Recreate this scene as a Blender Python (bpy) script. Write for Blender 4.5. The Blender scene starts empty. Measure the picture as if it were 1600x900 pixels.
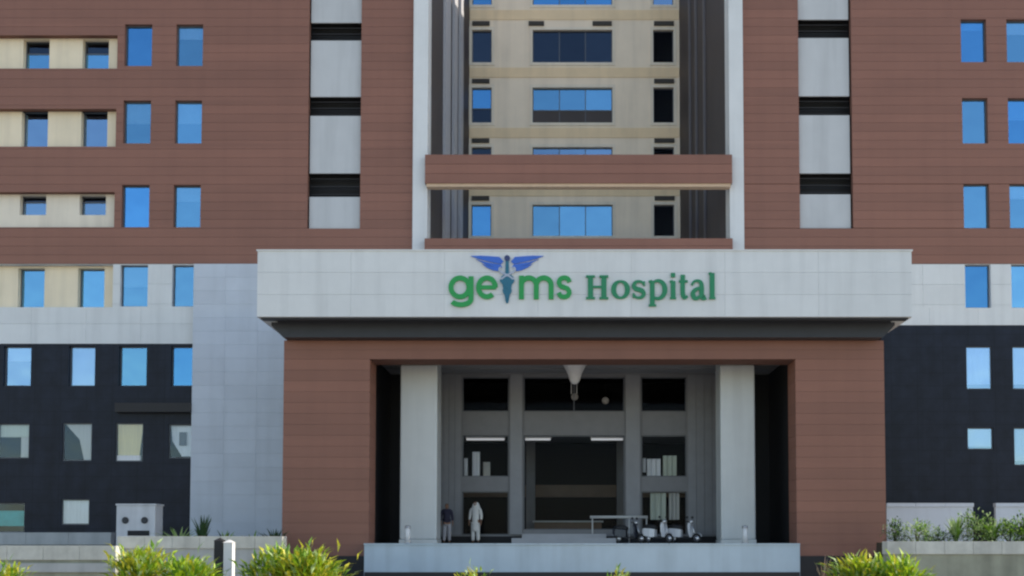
import bpy, bmesh, math, random
from mathutils import Vector, Matrix
random.seed(11)
R = math.radians
scene = bpy.context.scene
C = scene.collection

# ------------------------------------------------------------------ camera
F_PX, PCX, PCY, PITCH = 1700.0, 876.0, 773.0, R(2.6)
CAM = Vector((-0.88, 0.0, 1.7))
cam_data = bpy.data.cameras.new("camera")
cam_data.sensor_width = 36.0
cam_data.sensor_fit = 'HORIZONTAL'
cam_data.lens = 36.0 * F_PX / 1600.0
cam_data.shift_x = -(PCX - 800.0) / 1600.0
cam_data.shift_y = (PCY - 450.0) / 1600.0
cam_data.clip_end = 6000.0
cam = bpy.data.objects.new("camera", cam_data)
cam.location = CAM
cam.rotation_euler = (R(90) + PITCH, 0, 0)
C.objects.link(cam)
scene.camera = cam

# ------------------------------------------------------------------ sky, sun, exposure
SUN_DIR = Vector((0.81, 0.14, 0.52)).normalized()     # from the place towards the sun
world = bpy.data.worlds.new("World")
scene.world = world
world.use_nodes = True
wn = world.node_tree.nodes
bg = wn["Background"]
sky = wn.new("ShaderNodeTexSky")
sky.sky_type = 'NISHITA'
sky.sun_disc = False
sky.sun_elevation = math.asin(SUN_DIR.z)
sky.sun_rotation = math.atan2(SUN_DIR.x, SUN_DIR.y)
sky.air_density = 1.0
sky.dust_density = 0.6
sky.ozone_density = 1.0
world.node_tree.links.new(sky.outputs[0], bg.inputs[0])
bg.inputs[1].default_value = 0.13
sun_data = bpy.data.lights.new("sun", 'SUN')
sun_data.energy = 3.0
sun_data.angle = R(0.5)
sun_data.color = (1.0, 0.95, 0.86)
sun = bpy.data.objects.new("sun", sun_data)
sun.rotation_euler = (-SUN_DIR).to_track_quat('-Z', 'Y').to_euler()
sun.location = (40, 20, 60)
C.objects.link(sun)
vs = scene.view_settings
vs.view_transform = 'Standard'
vs.look = 'None'
vs.exposure = 1.02
vs.use_white_balance = True          # camera balanced for open shade
vs.white_balance_temperature = 7200
vs.white_balance_tint = 10
vs.gamma = 1.0
vs.use_curve_mapping = False
scene.cycles.filter_width = 2.3
scene.cycles.max_bounces = 8
scene.cycles.transparent_max_bounces = 12

# ------------------------------------------------------------------ measuring helpers
def P(px, py, Y):
    """point where the sight line through a photo pixel meets the upright plane y = Y"""
    r = (px - PCX) / F_PX
    u = (PCY - py) / F_PX
    d = Vector((r, math.cos(PITCH) - u * math.sin(PITCH), math.sin(PITCH) + u * math.cos(PITCH)))
    return CAM + d * ((Y - CAM.y) / d.y)
def XX(px, py, Y): return P(px, py, Y).x
def ZZ(py, Y): return P(800, py, Y).z

# ------------------------------------------------------------------ materials
MATS = {}
def mat(name, col, rough=0.6, var=0.12, scale=3.0, stretch=(1, 1, 1), bump=0.0, bscale=40.0,
        rnd=0.0, metallic=0.0, spec=0.5, joints=None, stain=0.0, transl=0.0):
    m = bpy.data.materials.new(name); m.use_nodes = True
    nt = m.node_tree; N = nt.nodes; L = nt.links
    b = N["Principled BSDF"]
    b.inputs["Roughness"].default_value = rough
    b.inputs["Metallic"].default_value = metallic
    b.inputs["Specular IOR Level"].default_value = spec
    tc = N.new("ShaderNodeTexCoord"); geo = N.new("ShaderNodeNewGeometry")
    mp = N.new("ShaderNodeMapping"); mp.inputs["Scale"].default_value = stretch
    L.new(geo.outputs["Position"], mp.inputs[0])
    no = N.new("ShaderNodeTexNoise"); no.inputs["Scale"].default_value = scale
    no.inputs["Detail"].default_value = 6.0; no.inputs["Roughness"].default_value = 0.6
    L.new(mp.outputs[0], no.inputs["Vector"])
    mr = N.new("ShaderNodeMapRange")
    mr.inputs[1].default_value = 0.25; mr.inputs[2].default_value = 0.75
    mr.inputs[3].default_value = 1.0 - var; mr.inputs[4].default_value = 1.0 + var
    L.new(no.outputs[0], mr.inputs[0])
    val = mr.outputs[0]
    if rnd > 0:
        oi = N.new("ShaderNodeObjectInfo")
        r2 = N.new("ShaderNodeMapRange")
        r2.inputs[3].default_value = 1.0 - rnd; r2.inputs[4].default_value = 1.0 + rnd
        L.new(oi.outputs["Random"], r2.inputs[0])
        mu = N.new("ShaderNodeMath"); mu.operation = 'MULTIPLY'
        L.new(val, mu.inputs[0]); L.new(r2.outputs[0], mu.inputs[1]); val = mu.outputs[0]
    if stain > 0:
        mp2 = N.new("ShaderNodeMapping"); mp2.inputs["Scale"].default_value = (1.6, 1.6, 0.12)
        L.new(geo.outputs["Position"], mp2.inputs[0])
        n2 = N.new("ShaderNodeTexNoise"); n2.inputs["Scale"].default_value = 1.3; n2.inputs["Detail"].default_value = 5
        L.new(mp2.outputs[0], n2.inputs["Vector"])
        r3 = N.new("ShaderNodeMapRange")
        r3.inputs[1].default_value = 0.45; r3.inputs[2].default_value = 0.75
        r3.inputs[3].default_value = 1.0; r3.inputs[4].default_value = 1.0 - stain
        L.new(n2.outputs[0], r3.inputs[0])
        mu = N.new("ShaderNodeMath"); mu.operation = 'MULTIPLY'
        L.new(val, mu.inputs[0]); L.new(r3.outputs[0], mu.inputs[1]); val = mu.outputs[0]
    if joints:
        jw, jh, jd = joints
        sx = N.new("ShaderNodeSeparateXYZ"); L.new(geo.outputs["Position"], sx.inputs[0])
        outs = []
        for axis, step in ((0, jw), (2, jh)):
            dv = N.new("ShaderNodeMath"); dv.operation = 'DIVIDE'; dv.inputs[1].default_value = step
            L.new(sx.outputs[axis], dv.inputs[0])
            fr = N.new("ShaderNodeMath"); fr.operation = 'FRACT'; L.new(dv.outputs[0], fr.inputs[0])
            gt = N.new("ShaderNodeMath"); gt.operation = 'GREATER_THAN'; gt.inputs[1].default_value = 0.02 / step
            L.new(fr.outputs[0], gt.inputs[0]); outs.append(gt.outputs[0])
        mn = N.new("ShaderNodeMath"); mn.operation = 'MINIMUM'; L.new(outs[0], mn.inputs[0]); L.new(outs[1], mn.inputs[1])
        r4 = N.new("ShaderNodeMapRange"); r4.inputs[3].default_value = jd; r4.inputs[4].default_value = 1.0
        L.new(mn.outputs[0], r4.inputs[0])
        mu = N.new("ShaderNodeMath"); mu.operation = 'MULTIPLY'
        L.new(val, mu.inputs[0]); L.new(r4.outputs[0], mu.inputs[1]); val = mu.outputs[0]
    vm = N.new("ShaderNodeVectorMath"); vm.operation = 'SCALE'
    vm.inputs[0].default_value = col; L.new(val, vm.inputs["Scale"])
    L.new(vm.outputs[0], b.inputs["Base Color"])
    if bump > 0:
        nb = N.new("ShaderNodeTexNoise"); nb.inputs["Scale"].default_value = bscale; nb.inputs["Detail"].default_value = 4
        L.new(mp.outputs[0], nb.inputs["Vector"])
        bp = N.new("ShaderNodeBump"); bp.inputs["Strength"].default_value = bump; bp.inputs["Distance"].default_value = 0.02
        L.new(nb.outputs[0], bp.inputs["Height"]); L.new(bp.outputs[0], b.inputs["Normal"])
    if transl > 0:
        tr = N.new("ShaderNodeBsdfTranslucent"); L.new(vm.outputs[0], tr.inputs[0])
        mx = N.new("ShaderNodeMixShader"); mx.inputs[0].default_value = transl
        L.new(b.outputs[0], mx.inputs[1]); L.new(tr.outputs[0], mx.inputs[2])
        L.new(mx.outputs[0], N["Material Output"].inputs[0])
    MATS[name] = m
    return m

def glass(name, tint, refl, trans, rough=0.02, wave=0.05):
    """coated window glass: part mirror of the sky, part see-through"""
    m = bpy.data.materials.new(name); m.use_nodes = True
    nt = m.node_tree; N = nt.nodes; L = nt.links
    N.remove(N["Principled BSDF"])
    gl = N.new("ShaderNodeBsdfGlossy"); gl.inputs["Roughness"].default_value = rough
    oi = N.new("ShaderNodeObjectInfo")
    r2 = N.new("ShaderNodeMapRange"); r2.inputs[3].default_value = 0.78; r2.inputs[4].default_value = 1.12
    L.new(oi.outputs["Random"], r2.inputs[0])
    vm = N.new("ShaderNodeVectorMath"); vm.operation = 'SCALE'; vm.inputs[0].default_value = tint
    L.new(r2.outputs[0], vm.inputs["Scale"]); L.new(vm.outputs[0], gl.inputs[0])
    geo = N.new("ShaderNodeNewGeometry")
    nb = N.new("ShaderNodeTexNoise"); nb.inputs["Scale"].default_value = 0.9; nb.inputs["Detail"].default_value = 1
    L.new(geo.outputs["Position"], nb.inputs["Vector"])
    bp = N.new("ShaderNodeBump"); bp.inputs["Strength"].default_value = wave; bp.inputs["Distance"].default_value = 0.3
    L.new(nb.outputs[0], bp.inputs["Height"]); L.new(bp.outputs[0], gl.inputs["Normal"])
    tr = N.new("ShaderNodeBsdfTransparent"); tr.inputs[0].default_value = (*trans, 1)
    lw = N.new("ShaderNodeFresnel")
    io = N.new("ShaderNodeMath"); io.operation = 'MULTIPLY_ADD'; io.inputs[1].default_value = -0.8333; io.inputs[2].default_value = 1.5
    L.new(geo.outputs["Backfacing"], io.inputs[0]); L.new(io.outputs[0], lw.inputs[0])
    ad = N.new("ShaderNodeMath"); ad.operation = 'ADD'; ad.inputs[1].default_value = refl; ad.use_clamp = True
    L.new(lw.outputs[0], ad.inputs[0])
    fb_ = N.new("ShaderNodeMath"); fb_.operation = 'SUBTRACT'; fb_.inputs[0].default_value = 1.0
    L.new(geo.outputs["Backfacing"], fb_.inputs[1])
    fm = N.new("ShaderNodeMath"); fm.operation = 'MULTIPLY'           # the coating is on the outer face only
    L.new(ad.outputs[0], fm.inputs[0]); L.new(fb_.outputs[0], fm.inputs[1])
    mx = N.new("ShaderNodeMixShader"); L.new(fm.outputs[0], mx.inputs[0])
    L.new(tr.outputs[0], mx.inputs[1]); L.new(gl.outputs[0], mx.inputs[2])
    L.new(mx.outputs[0], N["Material Output"].inputs[0])
    MATS[name] = m
    return m

def emit(name, col, st):
    m = bpy.data.materials.new(name); m.use_nodes = True
    b = m.node_tree.nodes["Principled BSDF"]
    b.inputs["Base Color"].default_value = (*col, 1)
    b.inputs["Emission Color"].default_value = (*col, 1)
    b.inputs["Emission Strength"].default_value = st
    MATS[name] = m
    return m

mat('brown', (0.275, 0.119, 0.082), 0.55, 0.09, 0.5, (0.35, 1, 2.0), 0.05, 30, rnd=0.07, stain=0.07)
mat('brown_gap', (0.185, 0.086, 0.062), 0.9)
mat('white_panel', (0.73, 0.74, 0.74), 0.45, 0.05, 0.8, rnd=0.025, stain=0.12)
mat('white_tile', (0.56, 0.60, 0.67), 0.35, 0.05, 0.9, rnd=0.035, stain=0.08)
mat('joint', (0.60, 0.61, 0.63), 0.9)
mat('pale_panel', (0.56, 0.57, 0.58), 0.6, 0.05, 0.8, rnd=0.03, stain=0.12)
mat('cream', (0.90, 0.77, 0.57), 0.75, 0.06, 0.7, stain=0.12)
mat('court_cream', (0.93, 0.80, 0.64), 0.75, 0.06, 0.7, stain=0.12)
mat('court_tan', (0.90, 0.70, 0.46), 0.75, 0.08, 0.7, stain=0.10)
mat('cream_white', (0.86, 0.77, 0.64), 0.75, 0.06, 0.7, stain=0.14)
mat('dark_stone', (0.013, 0.018, 0.032), 0.40, 0.35, 1.5, joints=(1.2, 0.6, 0.5), spec=0.22, stain=0.3)
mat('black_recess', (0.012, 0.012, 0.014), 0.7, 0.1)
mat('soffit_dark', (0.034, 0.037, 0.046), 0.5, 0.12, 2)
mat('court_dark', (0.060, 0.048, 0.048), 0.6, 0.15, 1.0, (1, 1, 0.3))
mat('lining_tan', (0.62, 0.44, 0.30), 0.7, 0.08)
mat('court_fin_shaded', (0.13, 0.12, 0.13), 0.5, 0.05)  # right fins: the shaded tone put into the colour
mat('court_fin_lit', (0.42, 0.42, 0.45), 0.5, 0.05)  # left fins: the sunlit tone put into the colour
mat('grey_frame', (0.22, 0.22, 0.23), 0.5, 0.08, 2)
mat('frame_grey_light', (0.27, 0.275, 0.29), 0.5, 0.08, 2, rnd=0.06)
mat('desk_wood', (0.16, 0.09, 0.05), 0.45, 0.2, 3)
mat('ceiling_grey', (0.30, 0.30, 0.31), 0.7, 0.06)
mat('column_white', (0.64, 0.67, 0.67), 0.35, 0.04, 1.2, stain=0.1)
mat('floor_stone', (0.36, 0.37, 0.40), 0.35, 0.08, 1.2)
mat('podium_face', (0.46, 0.56, 0.64), 0.4, 0.06, 1.0, stain=0.15)
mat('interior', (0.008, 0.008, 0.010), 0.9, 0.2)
mat('frame_metal', (0.10, 0.11, 0.13), 0.4, 0.05, spec=0.6)
mat('frame_pale', (0.55, 0.55, 0.54), 0.5, 0.05)
mat('blind', (0.62, 0.60, 0.55), 0.8, 0.08, 3, (6, 1, 0.4))
mat('curtain_cream', (0.92, 0.74, 0.40), 0.85, 0.12, 3, (8, 1, 0.3))
mat('curtain_white', (0.85, 0.85, 0.85), 0.85, 0.12, 3, (8, 1, 0.3))
mat('curtain_green', (0.62, 0.66, 0.55), 0.85, 0.12, 3, (8, 1, 0.3))
mat('teal_cloth', (0.03, 0.42, 0.42), 0.8, 0.15)
mat('vent', (0.05, 0.045, 0.04), 0.7)
mat('sign_green', (0.004, 0.33, 0.075), 0.4, 0.05)
mat('sign_dkgreen', (0.008, 0.24, 0.105), 0.4, 0.05)
mat('sign_blue', (0.035, 0.15, 0.62), 0.4, 0.06)
mat('sign_navy', (0.03, 0.05, 0.16), 0.4, 0.06)
mat('sign_teal', (0.012, 0.16, 0.25), 0.4, 0.05)
mat('sign_silver', (0.42, 0.47, 0.58), 0.4, 0.05)
mat('wall_cap', (0.56, 0.55, 0.50), 0.8, 0.16, 2.5, bump=0.3, rnd=0.05, stain=0.2)
mat('wall_face', (0.32, 0.32, 0.25), 0.85, 0.18, 1.6, bump=0.3, stain=0.3)
mat('wall_grey', (0.42, 0.43, 0.43), 0.8, 0.12, 1.6, bump=0.2, stain=0.2)
mat('paving', (0.30, 0.29, 0.27), 0.85, 0.15, 0.8, bump=0.2)
mat('asphalt', (0.33, 0.305, 0.27), 0.9, 0.2, 0.5, bump=0.3)
mat('leaf_lime', (0.36, 0.50, 0.03), 0.45, 0.35, 5, rnd=0.1, transl=0.3)
mat('leaf_yellow', (0.55, 0.52, 0.05), 0.45, 0.25, 5, transl=0.3)
mat('leaf_green', (0.18, 0.34, 0.035), 0.5, 0.35, 5, transl=0.25)
mat('leaf_pale', (0.42, 0.55, 0.24), 0.5, 0.30, 5, transl=0.25)
mat('leaf_dark', (0.035, 0.080, 0.025), 0.5, 0.35, 5, transl=0.2)
mat('leaf_pink', (0.45, 0.30, 0.22), 0.6, 0.2, 5, transl=0.2)
mat('soil', (0.06, 0.045, 0.03), 0.95, 0.3, 8)
mat('stem', (0.10, 0.075, 0.04), 0.8, 0.2, 8)
mat('white_paint', (0.78, 0.77, 0.76), 0.45, 0.04)
mat('dark_post', (0.022, 0.020, 0.022), 0.6, 0.1)
mat('cabinet', (0.62, 0.63, 0.66), 0.5, 0.08, 1.5, stain=0.2)
mat('dark_hole', (0.015, 0.016, 0.02), 0.8)
mat('steel', (0.60, 0.60, 0.62), 0.3, 0.05, metallic=0.9)
mat('tyre', (0.02, 0.02, 0.02), 0.85)
mat('scooter_white', (0.78, 0.78, 0.80), 0.25, 0.03)
mat('scooter_dark', (0.03, 0.035, 0.05), 0.3, 0.05)
mat('seat_black', (0.02, 0.02, 0.022), 0.6)
mat('skin', (0.30, 0.16, 0.10), 0.6, 0.06)
mat('hair', (0.012, 0.010, 0.010), 0.5)
mat('cloth_navy', (0.030, 0.028, 0.055), 0.85, 0.1)
mat('cloth_pale', (0.42, 0.41, 0.44), 0.85, 0.1)
mat('cloth_white', (0.80, 0.79, 0.76), 0.85, 0.06)
mat('shoe', (0.03, 0.025, 0.02), 0.5)
mat('lamp_shade', (0.75, 0.75, 0.76), 0.5, 0.04)
glass('glass_sky', (0.27, 0.66, 1.0), 0.56, (0.80, 0.90, 0.97))
glass('glass_deep', (0.16, 0.54, 1.0), 0.58, (0.6, 0.8, 0.92))
glass('glass_pale', (0.42, 0.68, 1.0), 0.48, (0.86, 0.92, 0.97))
glass('glass_dark', (0.09, 0.12, 0.17), 0.45, (0.12, 0.14, 0.17))
glass('glass_clear', (0.50, 0.68, 0.90), 0.05, (0.96, 0.97, 0.97))
glass('glass_entry', (0.06, 0.065, 0.08), 0.02, (0.95, 0.96, 0.97), wave=0.02)
emit('tube', (0.70, 0.73, 0.80), 0.22)
emit('bulb', (0.20, 0.19, 0.18), 0.12)

# ------------------------------------------------------------------ object helpers
WLOC = {}
def link(o, parent, w):
    C.objects.link(o)
    w = Vector(w)
    WLOC[o.name] = w
    if parent is not None:
        o.parent = parent
        o.location = w - WLOC[parent.name]
    else:
        o.location = w
    return o
def tag(o, label=None, cat=None, group=None, kind=None):
    if label: o['label'] = label
    if cat: o['category'] = cat
    if group: o['group'] = group
    if kind: o['kind'] = kind
    return o
def thing(name, loc, label, cat, group=None):
    o = bpy.data.objects.new(name, None)
    o.empty_display_size = 0.2
    link(o, None, loc)
    return tag(o, label, cat, group)
BOX_F = [(0, 1, 2, 3), (7, 6, 5, 4), (0, 4, 5, 1), (1, 5, 6, 2), (2, 6, 7, 3), (3, 7, 4, 0)]
def boxverts(x0, x1, y0, y1, z0, z1):
    return [(x0, y0, z0), (x0, y1, z0), (x1, y1, z0), (x1, y0, z0), (x0, y0, z1), (x0, y1, z1), (x1, y1, z1), (x1, y0, z1)]
class MB:
    """collects shapes (world coordinates) into one mesh"""
    def __init__(s): s.v = []; s.f = []; s.m = []; s.sm = []
    def add(s, vs_, fs, mi=0, smooth=False):
        o = len(s.v); s.v += [tuple(v) for v in vs_]
        for f in fs: s.f.append(tuple(i + o for i in f)); s.m.append(mi); s.sm.append(smooth)
    def box(s, x0, x1, y0, y1, z0, z1, mi=0):
        s.add(boxverts(x0, x1, y0, y1, z0, z1), BOX_F, mi)
    def tube(s, pts, rads, n=8, mi=0, cap=True):
        rings = []
        pts = [Vector(p) for p in pts]
        for i, p in enumerate(pts):
            a = pts[max(i - 1, 0)]; b = pts[min(i + 1, len(pts) - 1)]
            d = (b - a).normalized()
            u = d.cross(Vector((0, 0, 1)))
            if u.length < 1e-3: u = Vector((1, 0, 0))
            u.normalize(); w = d.cross(u).normalized()
            rings.append([p + (u * math.cos(2 * math.pi * k / n) + w * math.sin(2 * math.pi * k / n)) * rads[i] for k in range(n)])
        vs_ = [v for r in rings for v in r]; fs = []
        for i in range(len(rings) - 1):
            for k in range(n):
                fs.append((i * n + k, i * n + (k + 1) % n, (i + 1) * n + (k + 1) % n, (i + 1) * n + k))
        if cap:
            fs.append(tuple(range(n))); fs.append(tuple(range((len(rings) - 1) * n, len(rings) * n))[::-1])
        s.add(vs_, fs, mi, True)
    def lathe(s, c, prof, n=24, mi=0):
        vs_ = []; fs = []
        for (r, z) in prof:
            for k in range(n):
                a = 2 * math.pi * k / n
                vs_.append((c[0] + r * math.cos(a), c[1] + r * math.sin(a), c[2] + z))
        for i in range(len(prof) - 1):
            for k in range(n):
                fs.append((i * n + k, i * n + (k + 1) % n, (i + 1) * n + (k + 1) % n, (i + 1) * n + k))
        fs.append(tuple(range(n))[::-1]); fs.append(tuple(range((len(prof) - 1) * n, len(prof) * n)))
        s.add(vs_, fs, mi, True)
    def prism(s, poly, y0, y1, mi=0):
        """outline in x, z pushed through y0..y1"""
        n = len(poly)
        vs_ = [(x, y0, z) for x, z in poly] + [(x, y1, z) for x, z in poly]
        fs = [tuple(range(n))[::-1], tuple(range(n, 2 * n))]
        fs += [(i, (i + 1) % n, (i + 1) % n + n, i + n) for i in range(n)]
        s.add(vs_, fs, mi)
    def build(s, name, mats, parent=None, bevel=0.0, origin=None):
        me = bpy.data.meshes.new(name)
        if origin is None:
            xs = [v[0] for v in s.v]; ys = [v[1] for v in s.v]; zs = [v[2] for v in s.v]
            origin = Vector(((min(xs) + max(xs)) / 2, (min(ys) + max(ys)) / 2, min(zs)))
        origin = Vector(origin)
        me.from_pydata([Vector(v) - origin for v in s.v], [], s.f)
        if not isinstance(mats, (list, tuple)): mats = [mats]
        for m in mats: me.materials.append(MATS[m])
        me.polygons.foreach_set('material_index', s.m)
        me.polygons.foreach_set('use_smooth', s.sm)
        bm = bmesh.new(); bm.from_mesh(me)
        bmesh.ops.recalc_face_normals(bm, faces=bm.faces)
        if bevel > 0:
            bmesh.ops.bevel(bm, geom=list(bm.edges), offset=bevel, segments=2, affect='EDGES', profile=0.6)
        bm.to_mesh(me); bm.free(); me.update()
        o = bpy.data.objects.new(name, me)
        return link(o, parent, origin)
def box(name, x0, x1, y0, y1, z0, z1, m, parent=None, bevel=0.0):
    b = MB(); b.box(min(x0, x1), max(x0, x1), min(y0, y1), max(y0, y1), min(z0, z1), max(z0, z1))
    return b.build(name, m, parent, bevel)

def cells(x0, x1, z0, z1, holes):
    """split a rectangle round its rectangular holes"""
    zs = sorted({z0, z1} | {z for h in holes for z in (h[2], h[3]) if z0 < z < z1})
    out = []
    for a, b in zip(zs, zs[1:]):
        mid = (a + b) / 2
        cuts = sorted((max(h[0], x0), min(h[1], x1)) for h in holes if h[2] < mid < h[3] and h[1] > x0 and h[0] < x1)
        x = x0
        for c0, c1 in cuts:
            if c0 > x + 1e-4: out.append((x, c0, a, b))
            x = max(x, c1)
        if x < x1 - 1e-4: out.append((x, x1, a, b))
    return out
def wall(name, x0, x1, z0, z1, holes, y0, y1, m, parent):
    b = MB()
    for (a, c, d, e) in cells(x0, x1, z0, z1, holes): b.box(a, c, y0, y1, d, e)
    return b.build(name, m, parent)
def planks(x0, x1, z0, z1, holes, yf, parent, h=0.42, gap=0.010, name='plank', m='brown', th=0.035, maxlen=None):
    n = max(1, round((z1 - z0) / h)); hh = (z1 - z0) / n
    for i in range(n):
        a = z0 + i * hh; b = a + hh - gap
        # a row crossed by the edge of an opening is cut where the opening is
        for (c0, c1, d0, d1) in cells(x0, x1, a, b, holes):
            if c1 - c0 < 0.03 or d1 - d0 < 0.02: continue
            k = 1 if not maxlen else max(1, round((c1 - c0) / maxlen))
            w = (c1 - c0) / k
            for j in range(k):
                box(name, c0 + j * w, c0 + (j + 1) * w - (gap if j < k - 1 else 0), yf, yf + th, d0, d1, m, parent)
def panels(x0, x1, z0, z1, holes, yf, parent, w, h, gap=0.008, name='panel', m='white_panel', th=0.03):
    planks(x0, x1, z0, z1, holes, yf, parent, h, gap, name, m, th, maxlen=w)

def window(parent, x0, x1, z0, z1, yf, depth, g='glass_sky', panes=1, blind=None, frame='frame_metal', reveal=None, split=None, lower=None, name='window'):
    """a window set back in its opening: window (the frame) > pane(s), blind"""
    y = yf + depth; t = 0.05
    b = MB()
    b.box(x0, x0 + t, y - 0.03, y + 0.05, z0, z1); b.box(x1 - t, x1, y - 0.03, y + 0.05, z0, z1)
    b.box(x0 + t, x1 - t, y - 0.03, y + 0.05, z1 - t, z1); b.box(x0 + t, x1 - t, y - 0.03, y + 0.05, z0, z0 + t)
    xs = [x0 + t + (x1 - x0 - 2 * t) * i / panes for i in range(panes + 1)]
    for x in xs[1:-1]: b.box(x - 0.025, x + 0.025, y - 0.025, y + 0.045, z0 + t, z1 - t)
    if split: b.box(x0 + t, x1 - t, y - 0.028, y + 0.048, split - 0.03, split + 0.03)
    w = b.build(name, frame, parent)
    for i in range(panes):
        a = xs[i] + (0.025 if i else 0) ; c = xs[i + 1] - (0.025 if i < panes - 1 else 0)
        if split:
            box('pane', a, c, y, y + 0.012, split + 0.03, z1 - t, g, w)
            box('pane' if lower and lower.startswith('glass') else 'reflection_panel', a, c, y, y + 0.012, z0 + t, split - 0.03, lower or g, w)
        else:
            box('pane', a, c, y, y + 0.012, z0 + t, z1 - t, g, w)
    if blind:
        drop, m = blind
        box('blind', x0 + 0.06, x1 - 0.06, y + 0.03, y + 0.045, z1 - t - (z1 - z0 - 2 * t) * drop, z1 - t - 0.01, m, w)
    # dark room behind
    return w
def room(parent, x0, x1, z0, z1, y, d=1.0):
    b = MB()
    b.box(x0, x1, y + d, y + d + 0.05, z0, z1)
    return b.build('room_back', 'interior', parent)

# ------------------------------------------------------------------ levels and planes
YF = 50.0                # plane of the two wings
TOP = 37.6  # unseen storeys above the view, height set so the wings shade the court
XL, XR = -33.0, 27.5     # ends of the wings, a little outside the picture
z412 = ZZ(412, YF); z537 = ZZ(537, YF); z480 = ZZ(480, YF); z508 = ZZ(508, YF)
x_strip_l0, x_strip_l1 = XX(645, 250, 49.75), XX(668, 250, 49.75)
x_strip_r0, x_strip_r1 = XX(1140, 250, 49.75), XX(1162, 250, 49.75)
TER = 1.45               # raised terrace round the building

# ================================================================== ground
g = MB(); g.add([(-2500, -2500, 0), (2500, -2500, 0), (2500, 2500, 0), (-2500, 2500, 0)], [(0, 1, 2, 3)])
tag(g.build('ground', 'asphalt'), kind='structure')
xt_l = XX(440, 850, 41.0); xt_r = XX(1385, 850, 41.0)
tag(box('terrace', -60, xt_l - 0.02, 37.6, 49.4, 0.004, TER, 'paving'), kind='structure')
tag(box('terrace', xt_r + 0.02, 60, 37.6, 49.4, 0.004, TER, 'paving'), kind='structure')

# ================================================================== left wing
lw = thing('hospital_wing', (-20, 52, 0), 'brown-clad hospital wing left of the entrance, with cream recessed balcony strips over dark stone', 'building')
rowsT = [ZZ(y, YF) for y in (38, 157, 289, 414, 541, 662, 781)]
rowsB = [ZZ(y, YF) for y in (103, 224, 355, 479, 603, 721, 822)]
rowsT.insert(0, rowsT[0] + 3.65); rowsB.insert(0, rowsB[0] + 3.65)     # one storey above the picture
cC = (XX(190, 325, YF), XX(233, 325, YF)); cD = (XX(271, 325, YF), XX(313, 325, YF))
cA = (XX(5, 570, YF), XX(48, 570, YF)); cB = (XX(107, 570, YF), XX(148, 570, YF))
cA0 = (cA[0] - (cB[0] - cA[0]) , cA[1] - (cB[0] - cA[0]))
rec = []                                                                # recessed balcony strips
xrec = XX(181, 200, YF)
for (a, b) in ((-66, -14), (55, 107), (170, 229), (300, 355), (413, 480)):
    rec.append((XL - 1, xrec, ZZ(b, YF), ZZ(a, YF)))
holesU = list(rec)
for i in range(0, 5):
    for c in (cC, cD): holesU.append((c[0], c[1], rowsB[i], rowsT[i]))
xv0, xv1 = XX(482, 150, YF), XX(564, 150, YF)
zvent = ZZ(357, YF)
holesV = holesU + [(xv0, xv1, zvent, TOP + 1)]
ztop_pl = ZZ(-40, YF)
wall('wall', XL, x_strip_l0, z412, TOP, [h for h in holesV], YF + 0.04, YF + 0.34, 'brown_gap', lw)
planks(XL, x_strip_l0, z412, ztop_pl, holesV, YF, lw)
box('upper_cladding', XL, xv0, YF, YF + 0.036, ztop_pl + 3.0, TOP, 'brown', lw)
planks(XL, x_strip_l0, ztop_pl, ztop_pl + 3.0, holesV, YF, lw, h=0.75)
box('upper_cladding', xv1, x_strip_l0, YF, YF + 0.036, ztop_pl + 3.0, TOP, 'brown', lw)
# the vent strip: pale panels with dark gaps between them
box('vent_shaft', xv0 - 0.1, xv1 + 0.1, YF + 0.75, YF + 0.8, zvent - 0.1, TOP, 'black_recess', lw)
for (a, b) in ((-90, 33), (61, 149), (179, 269), (306, 356)):
    w = xv1 - xv0
    box('vent_panel', xv0 + 0.06, xv1 - 0.02, YF + 0.16, YF + 0.24, ZZ(b, YF), ZZ(a, YF), 'pale_panel', lw)
for (a, b) in ((33, 61), (149, 179), (269, 306)):
    za, zb = ZZ(b, YF), ZZ(a, YF)
    for k in range(3):
        zz = za + (zb - za) * (k + 0.5) / 3
        box('louvre', xv0 + 0.04, xv1 - 0.02, YF + 0.40, YF + 0.52, zz - 0.02, zz + 0.02, 'dark_post', lw)
# white band and windows of the fourth row
holesW = [(c[0], c[1], rowsB[4], rowsT[4]) for c in (cC, cD)] + [rec[4]]
x307 = XX(306, 480, YF)
wall('band_wall', XL, x307, z537, z412 - 0.004, holesW, YF + 0.04, YF + 0.34, 'joint', lw)
panels(XL, x307, z537, z412 - 0.02, holesW, YF - 0.004, lw, 2.4, 0.93, name='white_panel', m='white_panel')
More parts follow.
